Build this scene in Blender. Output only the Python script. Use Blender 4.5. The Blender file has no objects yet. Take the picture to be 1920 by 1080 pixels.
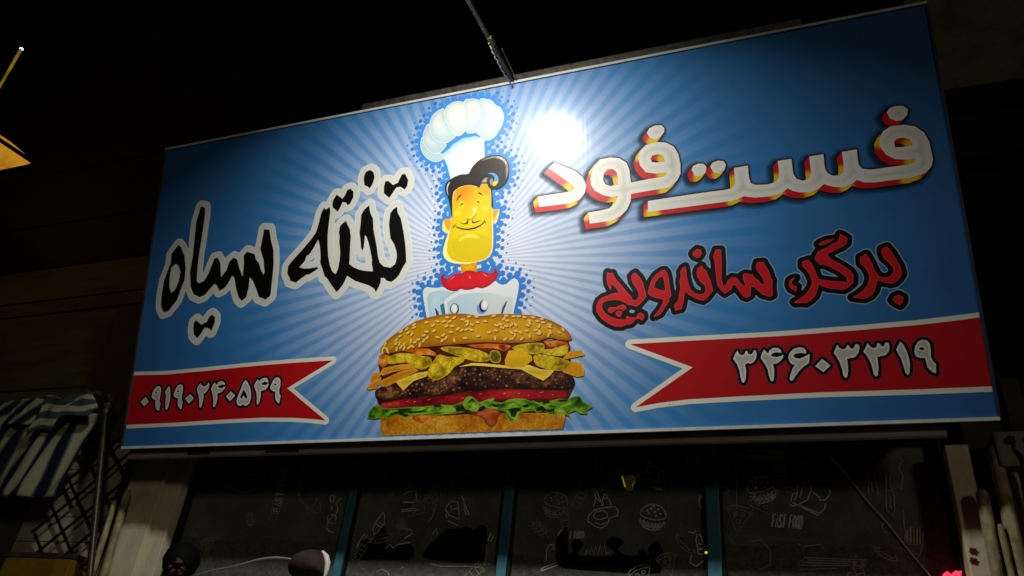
import bpy, bmesh, math, random
import numpy as np
from mathutils import Vector, Matrix
from mathutils.geometry import delaunay_2d_cdt
random.seed(7); rng = np.random.default_rng(7)
SC = bpy.context.scene; COL = SC.collection
Z0 = 2.95                       # height of the sign's lower edge above the pavement
TILT = 0.271143                 # the sign leans forward at the top
SW, SH = 4.60, 1.970            # sign width and height

# ------------------------------------------------------------------ camera
cam_d = bpy.data.cameras.new('camera'); cam = bpy.data.objects.new('camera', cam_d); COL.objects.link(cam)
cam_d.sensor_fit = 'HORIZONTAL'; cam_d.sensor_width = 36.0
cam_d.lens = 36.0*1445.94188/1920.0
cam_d.clip_start = 0.02; cam_d.clip_end = 500
CM = [[0.9398005, 0.0938443, 0.3285852], [0.3279444, -0.5179771, -0.790033], [0.0960595, 0.8502311, -0.5175709]]
m = Matrix.Identity(4)
for i in range(3):
    for j in range(3): m[i][j] = CM[i][j]
m.translation = Vector((3.822699, -3.402309, -1.368697)) + Vector((0, 0, Z0))
cam.matrix_world = m
SC.camera = cam

# ------------------------------------------------------------------ night sky, faint street glow
SUN_EL, SUN_AZ = math.radians(8), math.radians(38)
w = bpy.data.worlds.new('World'); SC.world = w; w.use_nodes = True
wn = w.node_tree.nodes; wl = w.node_tree.links
bg = wn['Background']; sky = wn.new('ShaderNodeTexSky'); sky.sky_type = 'NISHITA'
sky.sun_disc = False; sky.sun_elevation = SUN_EL; sky.sun_rotation = math.pi - SUN_AZ
wl.new(sky.outputs[0], bg.inputs[0]); bg.inputs[1].default_value = 0.0003
sd = bpy.data.lights.new('sun', 'SUN'); so = bpy.data.objects.new('sun', sd); COL.objects.link(so)
sd.energy = 0.135; sd.angle = math.radians(6); sd.color = (1.0, 0.88, 0.66)
dv = Vector((-math.sin(SUN_AZ)*math.cos(SUN_EL), math.cos(SUN_AZ)*math.cos(SUN_EL), -math.sin(SUN_EL)))
so.rotation_euler = dv.to_track_quat('-Z', 'Y').to_euler(); so.location = (4, -8, 9)
SC.view_settings.view_transform = 'Standard'; SC.view_settings.look = 'None'
SC.view_settings.exposure = 0.0; SC.view_settings.gamma = 1.0; SC.view_settings.use_curve_mapping = False
SC.cycles.max_bounces = 8; SC.cycles.transparent_max_bounces = 16
SC.cycles.sample_clamp_indirect = 4.0

# ------------------------------------------------------------------ helpers
def lin(c):
    c = np.asarray(c, float)/255.0
    return np.where(c <= 0.04045, c/12.92, ((c+0.055)/1.055)**2.4)
def tag(o, label=None, cat=None, group=None, kind=None):
    if label: o['label'] = label
    if cat: o['category'] = cat
    if group: o['group'] = group
    if kind: o['kind'] = kind
    return o
def empty(name, loc=(0,0,0), rot=(0,0,0)):
    o = bpy.data.objects.new(name, None); COL.objects.link(o)
    o.location = loc; o.rotation_euler = rot; o.empty_display_size = 0.1
    return o
class MB:
    def __init__(s): s.v = []; s.f = []
    def add(s, vs, fs):
        k = len(s.v); s.v += [tuple(map(float, p)) for p in vs]; s.f += [tuple(i+k for i in f) for f in fs]; return s
    def box(s, a, b, ch=0.0):
        x0,y0,z0 = [min(p,q) for p,q in zip(a,b)]; x1,y1,z1 = [max(p,q) for p,q in zip(a,b)]
        if ch <= 0:
            vs = [(x,y,z) for x in (x0,x1) for y in (y0,y1) for z in (z0,z1)]
            return s.add(vs, [(0,1,3,2),(4,6,7,5),(0,4,5,1),(2,3,7,6),(0,2,6,4),(1,5,7,3)])
        bm = bmesh.new()
        bmesh.ops.create_cube(bm, size=1.0)
        for v in bm.verts:
            v.co = Vector(((x0+x1)/2+v.co.x*(x1-x0), (y0+y1)/2+v.co.y*(y1-y0), (z0+z1)/2+v.co.z*(z1-z0)))
        bmesh.ops.bevel(bm, geom=bm.edges[:], offset=ch, segments=2, affect='EDGES', profile=0.6)
        bm.verts.index_update()
        s.add([v.co[:] for v in bm.verts], [[v.index for v in f.verts] for f in bm.faces]); bm.free(); return s
    def obox(s, p, q, wx, wy, up=(0,0,1)):
        """square bar from p to q"""
        p = Vector(p); q = Vector(q); d = (q-p).normalized(); u = Vector(up)
        if abs(d.dot(u)) > 0.98: u = Vector((0,1,0))
        a = d.cross(u).normalized(); b = a.cross(d)
        vs = []
        for c in (p, q):
            for i, j in ((-1,-1),(1,-1),(1,1),(-1,1)): vs.append(c + a*(i*wx/2) + b*(j*wy/2))
        return s.add(vs, [(3,2,1,0),(4,5,6,7),(0,1,5,4),(1,2,6,5),(2,3,7,6),(3,0,4,7)])
    def tube(s, pts, r, n=10, caps=True):
        pts = [Vector(p) for p in pts]; N = len(pts)
        rs = list(r) if hasattr(r, '__len__') else [r]*N
        rings = []; ref = None
        for i, p in enumerate(pts):
            d = (pts[min(i+1,N-1)] - pts[max(i-1,0)]).normalized()
            if ref is None:
                ref = Vector((0,0,1)) if abs(d.z) < 0.9 else Vector((0,1,0))
            a = d.cross(ref)
            if a.length < 1e-5: a = d.orthogonal()
            a.normalize(); b = a.cross(d).normalized(); ref = b
            rings.append([p + (a*math.cos(t)+b*math.sin(t))*rs[i] for t in [2*math.pi*k/n for k in range(n)]])
        vs = [v for R in rings for v in R]; fs = []
        for i in range(N-1):
            for k in range(n):
                fs.append((i*n+k, i*n+(k+1)%n, (i+1)*n+(k+1)%n, (i+1)*n+k))
        if caps: fs += [tuple(range(n))[::-1], tuple((N-1)*n+k for k in range(n))]
        return s.add(vs, fs)
    def lathe(s, c, prof, n=20, squash=1.0):
        vs = []; fs = []
        for r, z in prof:
            for k in range(n):
                t = 2*math.pi*k/n; vs.append((c[0]+r*math.cos(t), c[1]+r*math.sin(t)*squash, c[2]+z))
        for i in range(len(prof)-1):
            for k in range(n): fs.append((i*n+k, i*n+(k+1)%n, (i+1)*n+(k+1)%n, (i+1)*n+k))
        return s.add(vs, fs)
def mesh_obj(name, vs, fs, mat, parent=None, smooth=False):
    me = bpy.data.meshes.new(name); me.from_pydata([tuple(map(float, v)) for v in vs], [], [tuple(map(int, f)) for f in fs]); me.update()
    if mat: me.materials.append(mat)
    if smooth:
        for p in me.polygons: p.use_smooth = True
    o = bpy.data.objects.new(name, me); COL.objects.link(o)
    if parent: o.parent = parent
    return o
def build(name, mb, mat, parent=None, smooth=False):
    o = mesh_obj(name, mb.v, mb.f, mat, parent, smooth)
    bm = bmesh.new(); bm.from_mesh(o.data); bmesh.ops.recalc_face_normals(bm, faces=bm.faces[:]); bm.to_mesh(o.data); bm.free()
    if smooth: o.data.set_sharp_from_angle(angle=math.radians(40))
    return o

# ------------------------------------------------------------------ materials
def new_mat(name):
    mt = bpy.data.materials.new(name); mt.use_nodes = True; nt = mt.node_tree
    return mt, nt, nt.nodes['Principled BSDF']
def rough_mat(name, c1, c2, scale=8, rough=0.7, metal=0.0, bump=0.15, spec=0.4, detail=6, stretch=(1,1,1)):
    """worn surface: two tones mixed by noise, with fine relief"""
    mt, nt, b = new_mat(name); N = nt.nodes; L = nt.links
    tc = N.new('ShaderNodeTexCoord'); mp = N.new('ShaderNodeMapping'); mp.inputs['Scale'].default_value = stretch
    n1 = N.new('ShaderNodeTexNoise'); n1.inputs['Scale'].default_value = scale; n1.inputs['Detail'].default_value = detail; n1.inputs['Roughness'].default_value = 0.65
    cr = N.new('ShaderNodeValToRGB'); cr.color_ramp.elements[0].position = 0.35; cr.color_ramp.elements[1].position = 0.68
    cr.color_ramp.elements[0].color = (*lin(c1), 1); cr.color_ramp.elements[1].color = (*lin(c2), 1)
    n2 = N.new('ShaderNodeTexNoise'); n2.inputs['Scale'].default_value = scale*9; n2.inputs['Detail'].default_value = 4
    bp = N.new('ShaderNodeBump'); bp.inputs['Strength'].default_value = bump; bp.inputs['Distance'].default_value = 0.01
    L.new(tc.outputs['Object'], mp.inputs[0]); L.new(mp.outputs[0], n1.inputs['Vector']); L.new(mp.outputs[0], n2.inputs['Vector'])
    L.new(n1.outputs['Fac'], cr.inputs[0]); L.new(cr.outputs[0], b.inputs['Base Color'])
    L.new(n2.outputs['Fac'], bp.inputs['Height']); L.new(bp.outputs[0], b.inputs['Normal'])
    mr = N.new('ShaderNodeMapRange'); mr.inputs[3].default_value = max(rough-0.12, 0.05); mr.inputs[4].default_value = min(rough+0.12, 1)
    L.new(n1.outputs['Fac'], mr.inputs[0]); L.new(mr.outputs[0], b.inputs['Roughness'])
    b.inputs['Metallic'].default_value = metal; b.inputs['Specular IOR Level'].default_value = spec
    return mt
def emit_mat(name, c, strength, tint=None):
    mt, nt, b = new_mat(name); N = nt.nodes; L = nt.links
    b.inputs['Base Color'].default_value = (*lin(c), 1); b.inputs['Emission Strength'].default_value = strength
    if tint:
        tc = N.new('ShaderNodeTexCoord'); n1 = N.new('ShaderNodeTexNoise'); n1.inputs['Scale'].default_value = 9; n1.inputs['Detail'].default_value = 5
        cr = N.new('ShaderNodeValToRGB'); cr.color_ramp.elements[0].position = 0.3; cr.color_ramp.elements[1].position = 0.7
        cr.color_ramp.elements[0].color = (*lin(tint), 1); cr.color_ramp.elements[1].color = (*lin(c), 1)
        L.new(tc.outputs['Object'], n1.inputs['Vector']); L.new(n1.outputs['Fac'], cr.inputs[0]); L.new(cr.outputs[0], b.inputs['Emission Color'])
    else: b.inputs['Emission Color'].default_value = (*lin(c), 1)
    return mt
def vinyl_finish(nt, b):
    """gloss and slight waviness of a stretched printed vinyl sheet"""
    N = nt.nodes; L = nt.links
    tc = N.new('ShaderNodeTexCoord')
    n = N.new('ShaderNodeTexNoise'); n.inputs['Scale'].default_value = 2.2; n.inputs['Detail'].default_value = 2
    mp = N.new('ShaderNodeMapping'); mp.inputs['Scale'].default_value = (70, 1, 1.5)
    n2 = N.new('ShaderNodeTexNoise'); n2.inputs['Scale'].default_value = 1.0; n2.inputs['Detail'].default_value = 2
    bp = N.new('ShaderNodeBump'); bp.inputs['Strength'].default_value = 0.16; bp.inputs['Distance'].default_value = 0.02
    bp2 = N.new('ShaderNodeBump'); bp2.inputs['Strength'].default_value = 0.12; bp2.inputs['Distance'].default_value = 0.002
    L.new(tc.outputs['Object'], n.inputs['Vector']); L.new(tc.outputs['Object'], mp.inputs[0]); L.new(mp.outputs[0], n2.inputs['Vector'])
    L.new(n.outputs['Fac'], bp.inputs['Height']); L.new(n2.outputs['Fac'], bp2.inputs['Height']); L.new(bp.outputs[0], bp2.inputs['Normal'])
    for k in ('Normal', 'Coat Normal'): L.new(bp2.outputs[0], b.inputs[k])
    b.inputs['Roughness'].default_value = 0.40; b.inputs['Specular IOR Level'].default_value = 0.35
    b.inputs['Coat Weight'].default_value = 0.8; b.inputs['Coat Roughness'].default_value = 0.13; b.inputs['Coat IOR'].default_value = 1.45
def make_print():
    mt, nt, b = new_mat('printed_vinyl'); N = nt.nodes; L = nt.links
    at = N.new('ShaderNodeAttribute'); at.attribute_name = 'Col'
    tc = N.new('ShaderNodeTexCoord')
    n = N.new('ShaderNodeTexNoise'); n.inputs['Scale'].default_value = 85; n.inputs['Detail'].default_value = 5; n.inputs['Roughness'].default_value = 0.7
    a = N.new('ShaderNodeMath'); a.operation = 'SUBTRACT'; a.inputs[1].default_value = 0.5
    k = N.new('ShaderNodeMath'); k.operation = 'MULTIPLY'
    k2 = N.new('ShaderNodeMath'); k2.operation = 'MULTIPLY_ADD'; k2.inputs[1].default_value = 4.5; k2.inputs[2].default_value = 1.0
    k2.use_clamp = False
    mx = N.new('ShaderNodeMath'); mx.operation = 'MAXIMUM'; mx.inputs[1].default_value = 0.06
    vm = N.new('ShaderNodeVectorMath'); vm.operation = 'SCALE'
    L.new(tc.outputs['Object'], n.inputs['Vector']); L.new(n.outputs['Fac'], a.inputs[0])
    L.new(a.outputs[0], k.inputs[0]); L.new(at.outputs['Alpha'], k.inputs[1]); L.new(k.outputs[0], k2.inputs[0])
    L.new(k2.outputs[0], mx.inputs[0])
    L.new(at.outputs['Color'], vm.inputs[0]); L.new(mx.outputs[0], vm.inputs['Scale']); L.new(vm.outputs[0], b.inputs['Base Color'])
    vinyl_finish(nt, b)
    return mt
def make_soft_ink():
    """the translucent printed drop shadow behind the big letters (ink, part of the artwork)"""
    mt, nt, b = new_mat('soft_dark_ink'); N = nt.nodes; L = nt.links
    b.inputs['Base Color'].default_value = (0.004, 0.006, 0.012, 1); b.inputs['Alpha'].default_value = 0.20
    b.inputs['Roughness'].default_value = 0.5; b.inputs['Specular IOR Level'].default_value = 0.2
    return mt
RAYC = (2.2475, 0.9454)
def make_banner():
    mt, nt, b = new_mat('banner_print'); N = nt.nodes; L = nt.links
    def M(op, x, y=None, z=None, clamp=False):
        q = N.new('ShaderNodeMath'); q.operation = op; q.use_clamp = clamp
        for i, t in enumerate((x, y, z)):
            if t is None: continue
            if isinstance(t, (int, float)): q.inputs[i].default_value = t
            else: L.new(t, q.inputs[i])
        return q.outputs[0]
    tc = N.new('ShaderNodeTexCoord'); sx = N.new('ShaderNodeSeparateXYZ'); L.new(tc.outputs['Object'], sx.inputs[0])
    dx = M('SUBTRACT', sx.outputs[0], RAYC[0]); dz = M('SUBTRACT', sx.outputs[2], RAYC[1])
    r = M('SQRT', M('ADD', M('MULTIPLY', dx, dx), M('MULTIPLY', dz, dz)))
    ang = M('ARCTAN2', dz, dx)
    wv = M('SINE', M('MULTIPLY', ang, 92.0))
    def mr(x, a0, a1, b0=0.0, b1=1.0, smooth=True):
        q = N.new('ShaderNodeMapRange'); q.interpolation_type = 'SMOOTHSTEP' if smooth else 'LINEAR'
        L.new(x, q.inputs[0])
        for i, t in enumerate((a0, a1, b0, b1)): q.inputs[i+1].default_value = t
        return q.outputs[0]
    ray = mr(wv, -0.75, 0.45)
    near = mr(r, 0.05, 1.40, 1.0, 0.0)                   # print fades from pale centre to solid blue
    def col(c): 
        q = N.new('ShaderNodeRGB'); q.outputs[0].default_value = (*lin(c), 1); return q.outputs[0]
    def mix(f, a, c):
        q = N.new('ShaderNodeMix'); q.data_type = 'RGBA'; L.new(f, q.inputs[0]); L.new(a, q.inputs[6]); L.new(c, q.inputs[7]); return q.outputs[2]
    blue = mix(mr(r, 0.9, 2.6), col((62, 142, 210)), col((50, 106, 172)))
    light = mix(near, mix(mr(r, 0.7, 1.75, 0.16, 0.0), blue, col((235, 240, 252))), col((230, 235, 249)))
    dark = mix(near, blue, col((200, 208, 228)))
    c = mix(ray, dark, light)
    gr = N.new('ShaderNodeTexNoise'); gr.inputs['Scale'].default_value = 3.0; gr.inputs['Detail'].default_value = 8; gr.inputs['Roughness'].default_value = 0.7
    L.new(tc.outputs['Object'], gr.inputs['Vector'])
    sc = N.new('ShaderNodeVectorMath'); sc.operation = 'SCALE'; L.new(c, sc.inputs[0]); L.new(mr(gr.outputs['Fac'], 0.3, 0.7, 0.88, 1.07, False), sc.inputs['Scale'])
    L.new(sc.outputs[0], b.inputs['Base Color'])
    vinyl_finish(nt, b)
    return mt
M_PRINT = make_print(); M_SHADOW = make_soft_ink(); M_BANNER = make_banner()
M_WHITE = rough_mat('white_edge_trim', (205,205,200), (228,228,222), 14, 0.5, bump=0.05)
M_STEEL = rough_mat('dark_painted_steel', (46,40,34), (72,62,52), 12, 0.6, bump=0.2)
M_RUST = rough_mat('weathered_steel_arm', (70,66,58), (120,114,100), 22, 0.55, metal=0.3, bump=0.25)
M_BLACKM = rough_mat('black_window_frame', (14,14,14), (26,25,24), 15, 0.5, bump=0.1)
M_LINTEL = rough_mat('dull_pinkish_lintel', (176,156,148), (204,184,174), 9, 0.6, bump=0.12, stretch=(0.5,1,3))
M_TEAL = rough_mat('teal_painted_mullion', (52,112,128), (74,136,150), 11, 0.5, bump=0.1)
M_STUCCO = rough_mat('dark_render_wall', (80,78,52), (112,108,74), 6, 0.9, bump=0.35, spec=0.2)
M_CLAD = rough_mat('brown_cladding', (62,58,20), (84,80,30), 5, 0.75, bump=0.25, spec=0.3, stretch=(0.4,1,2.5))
M_SHOPWALL = rough_mat('brown_facade_paint', (58,44,36), (80,62,50), 6, 0.8, bump=0.25)
M_CREAM = rough_mat('chipped_cream_paint', (92,84,54), (200,192,146), 17, 0.6, bump=0.3, stretch=(1,1,0.5))
M_PALE = rough_mat('stained_pale_paint', (200,192,156), (230,224,194), 7, 0.6, bump=0.25, stretch=(1,1,0.4))
M_ASPHALT = rough_mat('asphalt', (52,52,52), (72,71,69), 40, 0.9, bump=0.5)
M_PAVE = rough_mat('paving', (52,50,46), (70,67,62), 12, 0.85, bump=0.3)
M_DARKROOM = rough_mat('dim_interior', (40,36,32), (56,50,44), 4, 0.85, bump=0.1)
M_CHALK = rough_mat('white_line_decal', (226,226,214), (244,244,232), 60, 0.7, bump=0.0)
M_CHALKDIM = rough_mat('worn_line_decal', (150,148,126), (190,186,160), 60, 0.7, bump=0.0)
M_MATTBLACK = rough_mat('matt_black', (6,6,6), (11,11,11), 20, 0.8, bump=0.05, spec=0.15)
M_WHITEPAINT = rough_mat('white_enamel', (190,190,184), (222,222,214), 8, 0.35, bump=0.08)

PR = lambda c, a=0.0: (*lin(c), a)
# ------------------------------------------------------------------ flat print as real sheets on the sign
def area_test(px, py, cs):
    ins = np.zeros(px.shape, bool)
    for c in cs:
        x0, y0 = c[:,0], c[:,1]; x1, y1 = np.roll(x0,-1), np.roll(y0,-1)
        for a, b, a1, b1 in zip(x0, y0, x1, y1):
            if b == b1: continue
            cond = ((b > py) != (b1 > py)) & (px < (a1-a)*(py-b)/(b1-b)+a)
            ins ^= cond
    return ins
def dist_to(px, py, cs):
    P = np.stack([px, py], -1).reshape(-1, 2); best = np.full(len(P), 1e9)
    for c in cs:
        A = c; B = np.roll(c, -1, 0); D = B-A; q = (D**2).sum(1)+1e-12
        for i in range(0, len(P), 20000):
            p = P[i:i+20000]
            bb = best[i:i+20000]
            for a, d, qq in zip(A, D, q):
                r = p-a; t = np.clip((r@d)/qq, 0, 1); e = r-t[:,None]*d
                np.minimum(bb, (e**2).sum(1), out=bb)
    return np.sqrt(best).reshape(px.shape)
def sdf_grid(shapes, pad, h):
    """shapes: list of contour lists (each even-odd); returns grid axes and signed distance of their union"""
    allp = np.concatenate([c for s in shapes for c in s]); lo = allp.min(0)-pad; hi = allp.max(0)+pad
    xs = np.arange(lo[0], hi[0]+h, h); ys = np.arange(lo[1], hi[1]+h, h); X, Y = np.meshgrid(xs, ys)
    S = None
    for s in shapes:
        d = dist_to(X, Y, s); d = np.where(area_test(X, Y, s), -d, d)
        S = d if S is None else np.minimum(S, d)
    return xs, ys, S
def contour(xs, ys, S, lev):
    F = S-lev; F = np.where(F == 0, 1e-9, F); ins = F < 0
    code = ins[:-1,:-1]*1 + ins[:-1,1:]*2 + ins[1:,1:]*4 + ins[1:,:-1]*8
    js, is_ = np.nonzero((code > 0) & (code < 15))
    nxt = {}
    T = {1:[(3,0)],2:[(0,1)],3:[(3,1)],4:[(1,2)],6:[(0,2)],7:[(3,2)],8:[(2,3)],9:[(2,0)],11:[(2,1)],12:[(1,3)],13:[(1,0)],14:[(0,3)],5:[(3,0),(1,2)],10:[(0,1),(2,3)]}
    def ek(j, i, e): return ((j,i,0),(j,i+1,1),(j+1,i,0),(j,i,1))[e]
    for j, i in zip(js.tolist(), is_.tolist()):
        for a, b in T[int(code[j,i])]: nxt[ek(j,i,a)] = ek(j,i,b)
    def pt(k):
        j, i, d = k
        if d == 0: f0, f1 = F[j,i], F[j,i+1]; t = f0/(f0-f1); return (xs[i]+t*(xs[i+1]-xs[i]), ys[j])
        f0, f1 = F[j,i], F[j+1,i]; t = f0/(f0-f1); return (xs[i], ys[j]+t*(ys[j+1]-ys[j]))
    out = []
    while nxt:
        k0, k = next(iter(nxt.items())); del nxt[k0]; lp = [k0]
        while k != k0 and k in nxt: lp.append(k); k = nxt.pop(k)
        if len(lp) > 4: out.append(np.array([pt(q) for q in lp]))
    return out
def dilate(shapes, r, h=0.004):
    xs, ys, S = sdf_grid(shapes, r+3*h, h); return contour(xs, ys, S, r)
def triangulate(cs, grid=None):
    vs = []; es = []
    for c in cs:
        keep = [0]
        for i in range(1, len(c)):
            if np.hypot(*(c[i]-c[keep[-1]])) > 4e-4: keep.append(i)
        c = c[keep]; n0 = len(vs)
        if len(c) < 3: continue
        vs += [tuple(p) for p in c]; es += [(n0+i, n0+(i+1) % len(c)) for i in range(len(c))]
    if grid:
        A = np.concatenate(cs); lo, hi = A.min(0), A.max(0)
        X, Y = np.meshgrid(np.arange(lo[0]+grid/2, hi[0], grid), np.arange(lo[1]+grid/2, hi[1], grid)); X = X+(rng.random(X.shape)-.5)*grid*.3
        k = area_test(X, Y, cs); X, Y = X[k], Y[k]
        if len(X):
            d = dist_to(X, Y, cs); k = d > grid*0.35; vs += list(zip(X[k], Y[k]))
    r = delaunay_2d_cdt([Vector((float(a), float(b))) for a, b in vs], es, [], 0, 1e-6)
    V = np.array([[p.x, p.y] for p in r[0]]); F = np.array([f[:3] for f in r[2]])
    C = V[F].mean(1); k = area_test(C[:,0], C[:,1], cs)
    return V, F[k]
def sheet(name, cs, d, col, parent, grid=None, mat=None, noise=0.0):
    """one printed colour area: a thin sheet lying d metres proud of the banner face"""
    V, F = triangulate(cs, grid)
    e1 = V[F[:,1]]-V[F[:,0]]; e2 = V[F[:,2]]-V[F[:,0]]
    flip = (e1[:,0]*e2[:,1]-e1[:,1]*e2[:,0]) < 0
    F[flip] = F[flip][:, ::-1]
    me = bpy.data.meshes.new(name)
    me.from_pydata([(float(a), -d, float(b)) for a, b in V], [], F.tolist()); me.update()
    ca = me.color_attributes.new('Col', 'FLOAT_COLOR', 'POINT')
    if callable(col):
        dep = dist_to(V[:,0], V[:,1], cs); C = col(V[:,0], V[:,1], dep)
        if C.shape[1] == 3: C = np.concatenate([C, np.full((len(C), 1), noise)], 1)
    else: C = np.tile(np.array([*lin(col), noise]), (len(V), 1))
    ca.data.foreach_set('color', C.astype(np.float32).ravel())
    me.materials.append(mat or M_PRINT)
    o = bpy.data.objects.new(name, me); COL.objects.link(o); o.parent = parent
    return o
def components(cs):
    A = [0.5*np.sum(c[:,0]*np.roll(c[:,1],-1)-np.roll(c[:,0],-1)*c[:,1]) for c in cs]
    order = sorted(range(len(cs)), key=lambda i: -abs(A[i])); groups = []
    for i in order:
        p = cs[i][:1]; host = None
        for g in groups:
            if area_test(p[:,0], p[:,1], g)[0]: host = g
        if host is not None: host.append(cs[i]); continue
        inside_hole = False
        groups.append([cs[i]])
    return groups
def sheets(name, cs, d, col, parent, **kw):
    return [sheet(name, g, d, col, parent, **kw) for g in components(cs)]
def clampx(cs): return [np.stack([np.clip(c[:,0], 0.0015, SW-0.0015), np.clip(c[:,1], 0.012, SH-0.012)], 1) for c in cs]
def lerp(a, b, t): return np.asarray(a)[None,:]*(1-t[:,None]) + np.asarray(b)[None,:]*t[:,None]
def sst(x, a, b):
    t = np.clip((x-a)/(b-a), 0, 1); return t*t*(3-2*t)
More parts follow.
